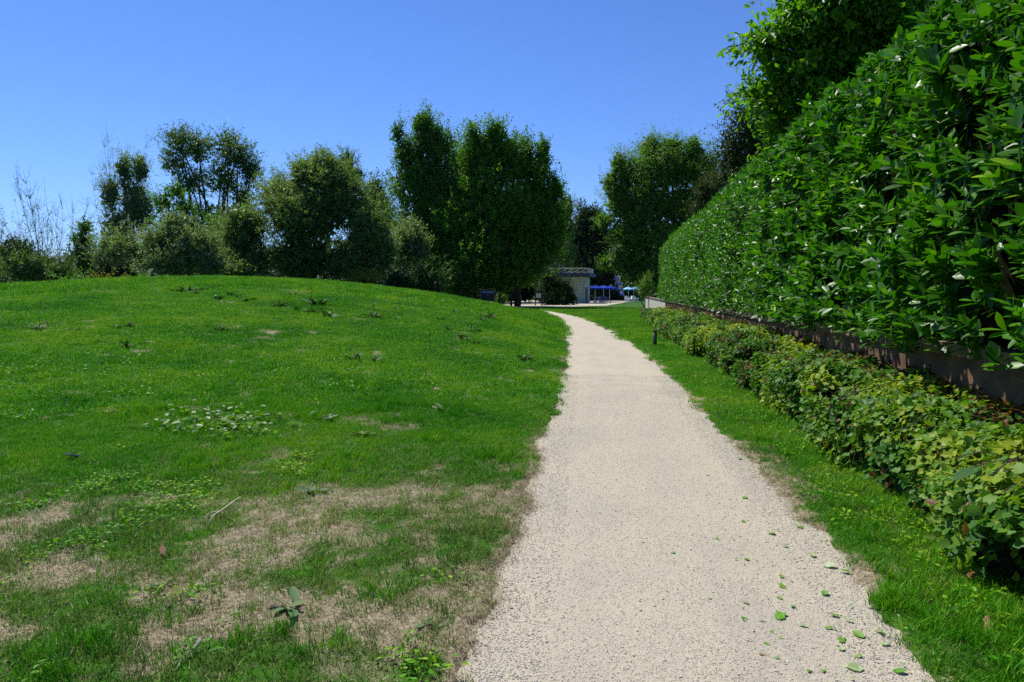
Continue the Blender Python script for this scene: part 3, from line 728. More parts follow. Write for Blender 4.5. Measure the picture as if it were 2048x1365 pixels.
t, arrs = tree('drooping_tree', 'broad-leaved tree with drooping bright leaves rising over the near part of the hedge', 'tree', 13.5, 1900,
      [(1532, 95, 46, 42), (1600, 50, 50, 52), (1650, 40, 90, 80), (1532, 190, 42, 30), (1620, 160, 80, 80), (1575, 245, 38, 42), (1720, 90, 110, 110), (1640, 260, 72, 70), (1820, 40, 120, 120), (1950, 20, 120, 140), (1650, -60, 80, 70), (1750, -80, 130, 90), (1605, 325, 36, 40)], None, None,
      leaf=(.115, .55), twigs=11, twig_len=.5, lpt=9, up=.1, droop=.55, trunk_r=.16, clump=.16, inner=3, fork=.4)
small = arrs[3] < .24
big = split_largest(arrs[0], arrs[3], 300, small & (arrs[0][:, 1] < 13.5) & (project(arrs[0])[1] < 330))
leaf_parts(t, *[a[big] for a in arrs[:5]], 'hex', arrs[5][big], M_CHERRY)
stuff('crown', [a[~big & small] for a in arrs], 'hex', M_CHERRY, t, False)
stuff('inner_crown', [a[~small] for a in arrs], 'simple', M_CHERRY, t, False)
plant('bright_shrub', 'bright lime-green young shrub behind the bare end of the wall', 'shrub', 60, 1288,
      [(1287, 578, 14, 20), (1294, 570, 10, 18)], mat=M_BRIGHT, leaf=(.14, .3), twigs=3, twig_len=.6, lpt=15, up=.8, trunk_r=.05, inner=1)
plant('kiosk_bush', 'dark bushy shrub in front of the green kiosk wall', 'shrub', 80, 1115,
      [(1113, 582, 24, 26), (1098, 592, 18, 24), (1132, 585, 16, 26), (1140, 600, 14, 14), (1112, 604, 28, 12), (1094, 560, 16, 18)], mat=M_DARK, leaf=(.2, .4), twigs=1.6, twig_len=.9, lpt=15, up=.6, trunk_r=.08, stems=4, inner=1.5)

# far wood that closes the view behind the trees
def wood(name, x0, x1, Y, h, n):
    x = rng.uniform(x0, x1, n); hh = h * (.55 + .8 * fbm(x * .05, x * 0 + 3, 3)); z = hh * rng.random(n) ** .6
    y = Y + rng.uniform(-6, 6, n)
    o = obj(name, leaf_mesh(name, np.c_[x, y, z], rng.normal(0, 1, (n, 3)), rng.normal(0, .7, (n, 3)), rng.uniform(.7, 1.4, n), rng.uniform(.5, .9, n), 'simple', rng.random(n)), M_DARK)
    tag(o, 'distant dark wood closing the view behind the park trees', 'wood', kind='stuff')
wood('far_wood', -170, 90, 150, 11, 26000)

# ------------------------------------------------------------------ kiosk
PALE = plain('pale_green_boards', (.42, .50, .39), .7, noise=.12, scale=4)
TRIM = plain('grey_trim', (.30, .33, .33), .6)
FASCIA = plain('slate_fascia', (.05, .065, .08), .7)
WHITE = plain('white_paint', (.78, .78, .76), .5)
KY = 90.0
kc = at_y(1168, 607.5, KY)
k = thing('kiosk', 'flat-roofed pale green boarded kiosk with lattice roof railing, in the tree shade', 'kiosk', (kc[0], KY, 0), R_(-6))
KW, KD, KH = 5.9, 5.0, 3.45
MB().box((-KW / 2, KD / 2, KH / 2), (KW - .08, KD - .08, KH)).build('wall_core', TRIM, k)
nb = 18; bh = KH / nb
bme = MB().box((0, 0, 0), (KW - .24, .05, bh - .02), rot=(R_(-9), 0, 0)); fb = bme.build('board', PALE, k)
sme = MB().box((0, 0, 0), (.05, KD - .24, bh - .02), rot=(0, R_(-9), 0)); sb = sme.build('board', PALE, k)
for i in range(nb):
    for src, loc in ((fb, (-KW / 2, -.0, (i + .5) * bh)), (sb, (0.0, KD / 2, (i + .5) * bh))):
        o = src if i == 0 else src.copy()
        if i: sc.collection.objects.link(o)
        o.parent = k; o.location = loc
for x, y in ((-.03, .03), (-KW + .03, .03), (-.03, KD - .03), (-KW + .03, KD - .03)):
    MB().box((x, y, KH / 2), (.16, .16, KH)).build('corner_post', TRIM, k)
for yy in (1.3, 2.7):
    MB().box((.02, yy, 1.05), (.10, .9, 2.1)).build('door', FASCIA, k)
mb = MB()
x0, x1, y0, y1 = -KW - .25, .25, -.3, KD + .3; o_ = .42
x0 -= .2; x1 += .2; y0 -= .2; y1 += .2
V = [[x0 - .2, y0 - .2, KH + .5], [x1 + .2, y0 - .2, KH + .5], [x1 + .2, y1 + .2, KH + .5], [x0 - .2, y1 + .2, KH + .5], [x0 - o_, y0 - o_, KH + .05], [x1 + o_, y0 - o_, KH + .05], [x1 + o_, y1 + o_, KH + .05], [x0 - o_, y1 + o_, KH + .05]]
mb.add(V, [(0, 1, 2, 3), (4, 7, 6, 5), (0, 4, 5, 1), (1, 5, 6, 2), (2, 6, 7, 3), (3, 7, 4, 0)])
roof = mb.build('roof', FASCIA, k)
zr = KH + .5
for (a, b_) in (((x0, y0), (x1, y0)), ((x1, y0), (x1, y1)), ((x0, y0), (x0, y1))):
    a = np.array([*a, 0]); b_ = np.array([*b_, 0]); n = 4
    for zz in (.06, .58): MB().tube([a + [0, 0, zr + zz], b_ + [0, 0, zr + zz]], .035, 4).build('railing', TRIM, k)
    for i in range(n + 1):
        p = a + (b_ - a) * i / n
        MB().tube([p + [0, 0, zr], p + [0, 0, zr + .6]], .04, 4).build('railing_post', TRIM, k)
        if i < n:
            p2 = a + (b_ - a) * (i + 1) / n; m_ = (p + p2) / 2
            mb = MB()
            for s, e in ((p, m_), (m_, p2)):
                mb.tube([s + [0, 0, zr + .06], e + [0, 0, zr + .56]], .02, 4); mb.tube([s + [0, 0, zr + .56], e + [0, 0, zr + .06]], .02, 4)
                mb.tube([(s + e) / 2 + [0, 0, zr + .06], (s + e) / 2 + [0, 0, zr + .56]], .015, 4)
            mb.build('lattice', TRIM, k)
for yy in (1.0, 2.2, 3.4):
    c = -3.9
    MB().tube([(c - 1.05, yy, zr + .75), (c, yy, zr + 1.35), (c + 1.05, yy, zr + .75)], .035, 4).build('rafter', TRIM, k)
for dx, dz in ((-1.05, .75), (0, 1.35), (1.05, .75)): MB().tube([(-3.9 + dx, 1.0, zr + dz), (-3.9 + dx, 3.4, zr + dz)], .03, 4).build('purlin', TRIM, k)
for dx in (-.9, .9):
    for yy in (1.0, 3.4): MB().tube([(-3.9 + dx, yy, zr), (-3.9 + dx, yy, zr + .84)], .035, 4).build('lantern_post', TRIM, k)
MB().tube([(-4.25, 1.6, zr), (-4.25, 1.6, zr + 2.7)], [.035, .02], 6).build('flag_pole', TRIM, k)

# ------------------------------------------------------------------ signs
WOOD = plain('sign_wood', (.16, .085, .035), .8, noise=.3, scale=10)
NAVY = plain('navy_panel', (.012, .022, .16), .45)
LETTER = plain('white_letter', (.75, .78, .82), .5)
BLACK = plain('black_panel', (.012, .012, .014), .5)
DGREY = plain('dark_metal', (.035, .045, .04), .45, spec=.5)
sp = at_y(975, 607, 66); zs_ = gz(sp[0], 66)
s = thing('info_board', 'wooden framed information board with a blue panel, at the edge of the grove', 'sign', (sp[0], 66, zs_))
hS = float(at_y(975, 577, 66)[2]) - zs_
for dx in (-.66, .66): MB().box((dx, 0, hS / 2 - .1), (.15, .15, hS + .2)).build('post', WOOD, s)
MB().box((0, 0, hS - .12), (1.17, .09, .14), rot=(0, R_(-4), 0)).build('crossbeam', WOOD, s)
pnl = MB().box((0, -.02, hS - .42), (1.15, .05, .34)).build('panel', NAVY, s)
mb = MB()
for i in range(9): mb.box((-.40 + i * .095, -.052, hS - .36), (.065, .008, .055 if i % 3 else .08))
mb.build('lettering', LETTER, pnl)
MB().box((.5, -.052, hS - .345), (.10, .008, .10)).build('emblem', LETTER, pnl)
MB().box((0, .03, hS - .95), (1.15, .04, .62)).build('backboard', BLACK, s)
sp = at_y(1039, 607, 82); s = thing('path_sign', 'small sign on two thin posts beside the track into the trees', 'sign', (sp[0], 82, 0))
for dx in (-.19, .19): MB().box((dx, 0, .5), (.05, .05, 1.15)).build('post', DGREY, s)
MB().box((0, 0, 1.05), (.43, .045, .06)).build('crossbar', DGREY, s)
p_ = MB().box((0, -.01, .62), (.36, .03, .22)).build('panel', BLACK, s)
mb = MB()
for dx, w in ((-.1, .09), (.02, .06), (.11, .07)): mb.box((dx, -.03, .63), (w, .006, .12))
mb.build('lettering', LETTER, p_)
sp = at_y(1077, 614, 76); s = thing('notice_board', 'tall dark notice board with a grey poster, left of the kiosk bush', 'sign', (sp[0], 76, 0))
for dx in (-.36, .36): MB().box((dx, 0, 1.15), (.12, .12, 2.3)).build('post', BLACK, s)
p_ = MB().box((0, 0, 1.35), (.62, .06, 1.5)).build('panel', BLACK, s)
MB().box((0, -.036, 1.15), (.5, .008, .5)).build('poster', plain('poster', (.42, .46, .55), .5), p_)
MB().box((0, -.036, 1.85), (.5, .008, .4)).build('poster', plain('poster_dark', (.10, .14, .14), .5), p_)

# bollard light
bp_ = on_ground(1308, 692)
s = thing('bollard_light', 'short dark green bollard light on the verge beside the path', 'bollard', (1.27, 20.6, gz(1.27, 20.6)))
MB().tube([(0, 0, -.05), (0, 0, .42)], .058, 16).build('post', DGREY, s, True)
MB().tube([(0, 0, .40), (0, 0, .43)], .05, 16).build('lens', plain('lens', (.3, .32, .28), .4), s, True)
MB().tube([(0, 0, .43), (0, 0, .452)], .078, 16).build('cap', DGREY, s)

# ------------------------------------------------------------------ terrace: parasols, flag, chairs, tables
BLUE = plain('parasol_blue', (.006, .03, .34), .7, spec=.1); LBLUE = plain('parasol_light_blue', (.18, .48, .75), .6)
def parasol(px, Y, mat, label, d=2.4, h=2.35, group='parasols on the terrace'):
    p = at_y(px, 600, Y); t = thing('parasol', label, 'parasol', (p[0], Y, .06 if Y < 100 else gz(p[0], Y)), rng.uniform(0, 1), group)
    MB().tube([(0, 0, 0), (0, 0, h + .06)], .03, 8).build('pole', WHITE, t)
    MB().tube([(0, 0, 0), (0, 0, .09), (0, 0, .12)], [.28, .26, .06], 12).build('base', TRIM, t)
    V = [[0, 0, h]]; Fs = []
    for i in range(8):
        a = i * math.pi / 4
        V += [[d / 4 * math.cos(a), d / 4 * math.sin(a), h - .13], [d / 2 * math.cos(a), d / 2 * math.sin(a), h - .36], [d / 2 * math.cos(a), d / 2 * math.sin(a), h - .52]]
    for i in range(8):
        a, b_ = 1 + i * 3, 1 + (i + 1) % 8 * 3
        Fs += [(0, a, b_), (a, a + 1, b_ + 1, b_), (a + 1, a + 2, b_ + 2, b_ + 1)]
    MB().add(V, Fs).build('canopy', mat, t)
parasol(1190, 98, BLUE, 'dark blue parasol nearest the kiosk wall', 2.6)
parasol(1207, 99, BLUE, 'dark blue parasol, middle of the three beside the kiosk')
parasol(1219, 102, BLUE, 'dark blue parasol, farthest right of the three beside the kiosk')
parasol(1257, 106, LBLUE, 'light blue parasol, left of the pair behind the white chairs', 1.8, 2.25)
parasol(1267, 104, LBLUE, 'light blue parasol, right of the pair behind the white chairs', 1.6, 2.3)
def chair(px, Y, rz, mat, label, group):
    p = at_y(px, 600, Y); z = max(.05, gz(p[0], Y)) if px < 1250 else gz(p[0], Y)
    t = thing('garden_chair', label, 'chair', (p[0], Y, z), rz, group)
    MB().box((0, 0, .43), (.48, .46, .05)).build('seat', mat, t)
    MB().box((0, .24, .68), (.46, .05, .46), rot=(R_(-10), 0, 0)).build('backrest', mat, t)
    for dx in (-1, 1):
        MB().box((dx * .25, 0, .64), (.05, .44, .04)).build('armrest', mat, t)
        for dy in (-1, 1): MB().box((dx * .22, dy * .2, .205 if dy > 0 else .31), (.05, .05, .41 if dy > 0 else .62)).build('leg', mat, t)
for px, Y, rz, lab in [(1254, 101, .4, 'white garden chair, leftmost of the group under the light blue parasols'), (1260, 100, -1.2, 'white garden chair, second from the left under the light blue parasols'), (1268, 101.5, 2.2, 'white garden chair, third from the left under the light blue parasols'), (1273, 100.5, 1.2, 'white garden chair, rightmost of the group under the light blue parasols')]:
    chair(px, Y, rz, WHITE, lab, 'white chairs on the terrace')
for px, Y, rz, lab in [(1196, 97, 1.5, 'blue garden chair nearest the kiosk under the dark blue parasols'), (1203, 98, -.4, 'blue garden chair in the middle under the dark blue parasols'), (1211, 98, 2.6, 'blue garden chair on the right under the dark blue parasols')]:
    chair(px, Y, rz, plain('chair_blue', (.10, .16, .42), .5), lab, 'blue chairs on the terrace')
for px, Y, lab, c_ in [(1264, 102, 'white round terrace table among the white chairs', WHITE), (1200, 99, 'grey round terrace table under the dark blue parasols', TRIM)]:
    p = at_y(px, 600, Y); t = thing('terrace_table', lab, 'table', (p[0], Y, gz(p[0], Y) if px > 1250 else .05), group='terrace tables')
    MB().tube([(0, 0, .70), (0, 0, .73)], .42, 16).build('tabletop', c_, t)
    MB().tube([(0, 0, 0), (0, 0, .70)], .04, 8).build('leg', c_, t); MB().tube([(0, 0, 0), (0, 0, .03)], .25, 12).build('base', c_, t)
p = at_y(1183, 604, 95); t = thing('menu_board', 'leaning A-frame menu board at the kiosk corner', 'sign', (p[0], 95, .05))
for sgn in (-1, 1): MB().box((sgn * .22, 0, .55), (.05, .6, 1.15), rot=(0, R_(-sgn * 20), 0)).build('panel', TRIM, t)
p = at_y(1212, 611, 84); t = thing('low_barrier', 'low thin black metal rail standing on the pale paving', 'rail', (p[0], 84, .05), .4)
for dx in (-.6, 0, .6): MB().tube([(dx, 0, 0), (dx, 0, .42)], .025, 6).build('post', BLACK, t)
MB().tube([(-.6, 0, .42), (.6, 0, .42)], .022, 6).build('rail', BLACK, t)
# beach flag
fy = 93.0; kf = fy / F
def fp(px, py): q = at_y(px, py, fy); return np.array([q[0], q[2]])
t = thing('beach_flag', 'leaning blue feather flag with white swirl and orange round emblem by the terrace', 'flag', (at_y(1249, 606, fy)[0], fy, gz(at_y(1249, 606, fy)[0], fy)))
ob = np.array(t.location)
def slab(poly, y, th, name, mat, par):
    n = len(poly); V = [[a - ob[0], y - th / 2, b_ - ob[2]] for a, b_ in poly] + [[a - ob[0], y + th / 2, b_ - ob[2]] for a, b_ in poly]
    return MB().add(V, [tuple(range(n)), tuple(range(2 * n - 1, n - 1, -1))] + [(i, i + n, (i + 1) % n + n, (i + 1) % n) for i in range(n)]).build(name, mat, par)
sail = slab([fp(*q) for q in [(1228, 554), (1231, 553.2), (1235, 555.5), (1240, 562), (1244, 572), (1247.5, 592), (1239.5, 592), (1236, 578), (1231, 563)]], 0, .03, 'sail', plain('flag_blue', (.025, .06, .42), .6), t)
pts = [fp(*q) for q in [(1229, 553.5), (1232, 552.8), (1236, 555.5), (1241, 562), (1245, 572), (1248.3, 592), (1249.5, 607)]]
MB().tube([[a - ob[0], 0, b_ - ob[2]] for a, b_ in pts], .025, 6).build('pole', WHITE, t)
MB().box((0, 0, .02), (.5, .5, .05)).build('base', DGREY, t)
cc_ = fp(1240.5, 574.5)
for nm, r0, r1, mt in (('emblem_ring', .19, .27, plain('flag_white', (.7, .72, .78), .6)), ('emblem', 0.0, .17, plain('flag_orange', (.62, .28, .06), .6))):
    poly = [(cc_[0] + r1 * .8 * math.cos(a), cc_[1] + r1 * math.sin(a)) for a in np.linspace(0, 2 * math.pi, 16, endpoint=False)]
    slab(poly, -.02 if nm == 'emblem_ring' else -.026, .008, nm, mt, sail)
for q in ([(1230, 557), (1234, 557.5), (1236, 560), (1235, 560), (1233.5, 558.4), (1230.3, 558)], [(1232, 564), (1238, 562.5), (1241, 565), (1236, 569), (1235.4, 568.3), (1239, 565), (1237.5, 563.6), (1232.4, 565)], [(1240, 584), (1243, 581), (1245, 588), (1244, 590)]):
    slab([fp(*z) for z in q], -.02, .008, 'swirl', bpy.data.materials['flag_white'], sail)

# ------------------------------------------------------------------ geometry-node scatter for grass and gravel
def scatter(name, P, idx, rot, scl, sources, kind_label):
    me = bpy.data.meshes.new(name); me.vertices.add(len(P)); me.vertices.foreach_set('co', np.asarray(P, np.float32).ravel())
    a = me.attributes.new('idx', 'INT', 'POINT'); a.data.foreach_set('value', idx.astype(np.int32))
    a = me.attributes.new('rot', 'FLOAT_VECTOR', 'POINT'); a.data.foreach_set('vector', np.asarray(rot, np.float32).ravel())
    a = me.attributes.new('scl', 'FLOAT', 'POINT'); a.data.foreach_set('value', np.asarray(scl, np.float32))
    col = bpy.data.collections.new(name + '_sources')
    for o in sources: col.objects.link(o)
    o = bpy.data.objects.new(name, me); sc.collection.objects.link(o); tag(o, kind_label, name.split('_')[-1], kind='stuff')
    nt = bpy.data.node_groups.new(name + '_scatter', 'GeometryNodeTree')
    nt.interface.new_socket('Geometry', in_out='INPUT', socket_type='NodeSocketGeometry')
    nt.interface.new_socket('Geometry', in_out='OUTPUT', socket_type='NodeSocketGeometry')
    gi = nt.nodes.new('NodeGroupInput'); go = nt.nodes.new('NodeGroupOutput')
    ip = nt.nodes.new('GeometryNodeInstanceOnPoints'); ci = nt.nodes.new('GeometryNodeCollectionInfo')
    ci.inputs['Collection'].default_value = col; ci.inputs['Separate Children'].default_value = True; ci.inputs['Reset Children'].default_value = True
    def na(n, ty):
        q = nt.nodes.new('GeometryNodeInputNamedAttribute'); q.data_type = ty; q.inputs['Name'].default_value = n; return q.outputs['Attribute']
    er = nt.nodes.new('FunctionNodeEulerToRotation'); nt.links.new(na('rot', 'FLOAT_VECTOR'), er.inputs[0])
    ip.inputs['Pick Instance'].default_value = True
    nt.links.new(gi.outputs[0], ip.inputs['Points']); nt.links.new(ci.outputs[0], ip.inputs['Instance'])
    nt.links.new(na('idx', 'INT'), ip.inputs['Instance Index']); nt.links.new(er.outputs[0], ip.inputs['Rotation'])
    nt.links.new(na('scl', 'FLOAT'), ip.inputs['Scale']); nt.links.new(ip.outputs[0], go.inputs[0])
    md = o.modifiers.new('scatter', 'NODES'); md.node_group = nt
    return o
def grass_mat(name, cols, trans=.35, rough=.5):
    m, nt, b, out = nodes_of(name)
    a = nt.nodes.new('ShaderNodeAttribute'); a.attribute_name = 'rnd'
    g = nt.nodes.new('ShaderNodeNewGeometry'); n = nt.nodes.new('ShaderNodeTexNoise'); n.inputs['Scale'].default_value = .55; n.inputs['Detail'].default_value = 4
    nt.links.new(g.outputs['Position'], n.inputs['Vector'])
    ad = nt.nodes.new('ShaderNodeMath'); ad.operation = 'MULTIPLY_ADD'; ad.inputs[1].default_value = 1.6; ad.inputs[2].default_value = -.8
    nt.links.new(n.outputs[0], ad.inputs[0])
    oi = nt.nodes.new('ShaderNodeObjectInfo'); m2 = nt.nodes.new('ShaderNodeMath'); m2.operation = 'MULTIPLY_ADD'; m2.inputs[1].default_value = .4
    nt.links.new(oi.outputs['Random'], m2.inputs[0]); nt.links.new(ad.outputs[0], m2.inputs[2])
    s2 = nt.nodes.new('ShaderNodeMath'); s2.operation = 'ADD'; nt.links.new(a.outputs['Fac'], s2.inputs[0]); nt.links.new(m2.outputs[0], s2.inputs[1])
    c = ramp(nt, cols, s2.outputs[0]); nt.links.new(c, b.inputs['Base Color'])
    b.inputs['Roughness'].default_value = rough; b.inputs['Specular IOR Level'].default_value = .14
    t = nt.nodes.new('ShaderNodeBsdfTranslucent'); nt.links.new(c, t.inputs[0])
    mx = nt.nodes.new('ShaderNodeMixShader'); mx.inputs[0].default_value = trans
    nt.links.new(b.outputs[0], mx.inputs[1]); nt.links.new(t.outputs[0], mx.inputs[2]); nt.links.new(mx.outputs[0], out.inputs[0])
    return m
GRASS = grass_mat('grass_blade', [(0, (.018, .105, .003)), (.35, (.042, .23, .004)), (.7, (.10, .34, .006)), (1, (.25, .42, .015))])
OLIVE = grass_mat('olive_blade', [(0, (.05, .11, .014)), (.4, (.10, .19, .025)), (.75, (.18, .25, .045)), (1, (.34, .33, .12))], .3)
STRAW = grass_mat('straw_blade', [(0, (.14, .13, .05)), (.4, (.31, .26, .15)), (1, (.52, .46, .31))], .2)
def tuft(name, n, rad, h0, h1, w, mat, flop=.5, seed=0):
    g = np.random.default_rng(seed); V = []; F4 = []; F3 = []; rn = []
    for i in range(n):
        a = g.uniform(0, 6.28); r = rad * math.sqrt(g.random()); p = np.array([r * math.cos(a), r * math.sin(a), -.01])
        h = g.uniform(h0, h1); an = g.uniform(0, 6.28); lean = g.uniform(.1, 1) * flop
        d = np.array([math.cos(an), math.sin(an), 0]); sd = np.array([-math.sin(an), math.cos(an), 0]) if g.random() < .5 else nrm(g.normal(0, 1, 3) * [1, 1, .1])
        b = len(V); rv = g.uniform(.1, .75)
        for t_, wd in ((0, 1), (.5, .8), (1, 0)):
            c = p + d * lean * h * t_ ** 1.6 + np.array([0, 0, h * t_ * (1 - .35 * lean * t_)])
            if wd: V += [c - sd * w * wd * .5, c + sd * w * wd * .5]; rn += [rv, rv]
            else: V.append(c); rn.append(rv)
        F4.append([b, b + 1, b + 3, b + 2]); F3.append([b + 2, b + 3, b + 4])
    me = make_mesh(name, np.array(V), [np.array(F4), np.array(F3)], {'rnd': rn}); me.materials.append(mat)
    return bpy.data.objects.new(name, me)
def clover(name, n, rad, size, mat, seed):
    g = np.random.default_rng(seed); P = np.c_[g.normal(0, rad, n), g.normal(0, rad, n), g.uniform(.01, .05, n)]
    D = nrm(np.c_[P[:, :2] * 8 + g.normal(0, .5, (n, 2)), g.uniform(-.1, .5, n)]); N = g.normal(0, .3, (n, 3)) + [0, 0, 1]
    L = g.uniform(.6, 1.3, n) * size
    me = leaf_mesh(name, P, D, N, L, L * .6, 'hex', g.uniform(.3, .8, n)); me.materials.append(mat)
    return bpy.data.objects.new(name, me)
src = [tuft('a0', 26, .06, .03, .065, .004, GRASS, .9, 1), tuft('a1', 26, .06, .03, .065, .004, GRASS, .9, 2), tuft('a2', 24, .05, .06, .13, .0045, GRASS, .7, 3),
       tuft('a3', 30, .07, .02, .05, .0035, STRAW, 1.3, 4), tuft('a4', 26, .07, .015, .04, .0035, STRAW, 1.5, 5), clover('a5', 16, .045, .03, GRASS, 6),
       tuft('a6', 44, .15, .035, .085, .008, GRASS, .9, 7), tuft('a7', 44, .15, .035, .085, .008, GRASS, .9, 8), tuft('a8', 70, .36, .045, .11, .014, GRASS, .9, 9), tuft('a9', 70, .36, .045, .11, .014, GRASS, .9, 10),
       tuft('b0', 28, .065, .022, .05, .004, OLIVE, 1.6, 11), tuft('b1', 24, .05, .04, .085, .004, OLIVE, 1.3, 12), tuft('b2', 40, .09, .01, .03, .003, STRAW, 2.2, 13)]
def ring(r0, r1, dens, amax=R_(60), amin=-R_(48)):
    n = int((amax - amin) / 2 * (r1 ** 2 - r0 ** 2) * dens)
    r = np.sqrt(rng.uniform(r0 ** 2, r1 ** 2, n)); a = rng.uniform(amin, amax, n)
    return -r * np.sin(a), r * np.cos(a)
parts = []
for (r0, r1, dens, kind) in ((1.6, 9.5, 480, 0), (9.5, 23, 120, 1), (23, 72, 20, 2)):
    x, y = ring(r0, r1, dens)
    d = path_d(x, y); dr = dryness(x, y)
    keep = (d > .0 + .05 * rng.random(len(x))) & (x < WALL_X - .5) & ~((y > 66) & (x > -14) & (x < 6))
    keep &= rng.random(len(x)) > .4 * sstep((dr - .45) / .4)
    keep &= rng.random(len(x)) < .5 + .5 * sstep(d / .15)
    x, y, d, dr = x[keep], y[keep], d[keep], dr[keep]; n = len(x)
    u = rng.random(n)
    if kind == 0:
        idx = np.where(u < .5, 0, 1); tall = vnoise(x * 1.7 + 40, y * 1.7)
        idx = np.where((tall > .72) & (u < .5), 2, idx); idx = np.where((vnoise(x * 2.2, y * 2.2 + 60) > .84) & (u > .85), 5, idx)
        idx = np.where(rng.random(n) < sstep((dr - .2) / .6) * .38, np.where(u < .5, 3, 4), idx)
        fore = (1 - sstep((np.hypot(x, y) - 4.5) / 3.5)) * (x < .6) + .35 * (1 - sstep(path_d(x, y) / .6))
        idx = np.where((idx < 3) & (rng.random(n) < .75 * fore), np.where(u < .75, 10, 11), idx)
        s_ = rng.uniform(.7, 1.25, n) * (1 - .25 * sstep(dr))
    elif kind == 1:
        idx = np.where(u < .5, 6, 7); s_ = rng.uniform(.7, 1.2, n) * (1 - .35 * dr)
        idx = np.where((rng.random(n) < sstep((dr - .2) / .5) * .6), 3, idx)
    else:
        idx = np.where(u < .5, 8, 9); s_ = rng.uniform(.7, 1.2, n)
    parts.append((np.c_[x, y, ground_z(x, y)], idx, np.c_[rng.normal(0, .1, n), rng.normal(0, .1, n), rng.uniform(0, 6.28, n)], s_))
x, y = ring(1.6, 10, 520); dr = dryness(x, y); keep = (dr > .10 + .4 * rng.random(len(x))) & (path_d(x, y) > -.02) & (x < 2.0); x, y = x[keep], y[keep]; n = len(x)
parts.append((np.c_[x, y, ground_z(x, y)], np.full(n, 12), np.c_[rng.normal(0, .1, n), rng.normal(0, .1, n), rng.uniform(0, 6.28, n)], rng.uniform(.7, 1.3, n)))
# coarser clumps that stand out of the lawn
n = 5200; x, y = ring(8, 45, 9.0); k_ = (path_d(x, y) > .3) & (x < 0) & (fbm(x * .45 + 7, y * .45, 3) > .5 + .12 * rng.random(len(x))); x, y = x[k_], y[k_]; n = len(x)
parts.append((np.c_[x, y, ground_z(x, y)], np.where(rng.random(n) < .6, 2, np.where(rng.random(n) < .5, 11, 5)), np.c_[rng.normal(0, .15, n), rng.normal(0, .15, n), rng.uniform(0, 6.28, n)], rng.uniform(.9, 1.9, n)))
# long verge grass between path and creeper
n = 5200; y = rng.uniform(2.3, 16, n); x = xr(y) + rng.random(n) * np.maximum(.1, 2.15 - xr(y)); w = path_d(x, y)
keep = rng.random(n) < sstep((w - .12) / .5); x, y = x[keep], y[keep]; n = len(x)
parts.append((np.c_[x, y, ground_z(x, y)], np.where(rng.random(n) < .85, np.where(rng.random(n) < .5, 11, 2), 5), np.c_[rng.normal(0, .15, n), rng.normal(0, .15, n), rng.uniform(0, 6.28, n)], rng.uniform(.7, 1.25, n)))
scatter('lawn_grass', *[np.concatenate([p[i] for p in parts]) for i in range(4)], src, 'short mown grass with dry straw patches covering the mound and verges')

def stone(name, seed, mat):
    g = np.random.default_rng(seed)
    V = np.array([[-1, 0, 0], [1, 0, 0], [0, -1, 0], [0, 1, 0], [0, 0, .55], [0, 0, -.4], [.6, .6, .3], [-.6, .5, .3], [-.5, -.6, .25], [.6, -.5, .3]]) * g.uniform(.7, 1.2, (10, 3))
    Fs = [(4, 6, 7), (4, 7, 8), (4, 8, 9), (4, 9, 6), (6, 3, 7), (7, 0, 8), (8, 2, 9), (9, 1, 6), (6, 1, 3), (7, 3, 0), (8, 0, 2), (9, 2, 1), (5, 3, 1), (5, 0, 3), (5, 2, 0), (5, 1, 2)]
    me = make_mesh(name, V, [np.array(Fs)]); me.materials.append(mat); return bpy.data.objects.new(name, me)
st = [stone('b%d' % i, i, plain('pebble_%d' % i, c, .85)) for i, c in enumerate([(.42, .39, .33), (.30, .28, .25), (.52, .49, .43), (.22, .20, .18), (.40, .35, .27)])]
n = 70000
y = 2.4 + 11 * rng.random(n) ** 1.7; x = xl(y) - .05 + (xr(y) - xl(y) + .1) * rng.random(n)
e_ = np.minimum(x - xl(y), xr(y) - x)
s_ = .0020 + .0030 * rng.random(n) ** 3 + .005 * (rng.random(n) < .01) + .0015 * (e_ < .25)
keep = path_d(x, y) < .1; x, y, s_ = x[keep], y[keep], s_[keep]; n = len(x)
t_ = (x - (xl(y) + xr(y)) / 2) / ((xr(y) - xl(y)) / 2 + .28)
z = .004 + .012 * (1 - t_ ** 2) - .012 + .014 * (fbm(x * 2, y * 2, 2) - .5)
scatter('path_gravel', np.c_[x, y, z + .0008], rng.choice(5, n, p=[.45, .22, .15, .03, .15]), np.c_[rng.normal(0, .3, n), rng.normal(0, .3, n), rng.uniform(0, 6.28, n)], s_, st, 'fine loose gravel on the path surface')

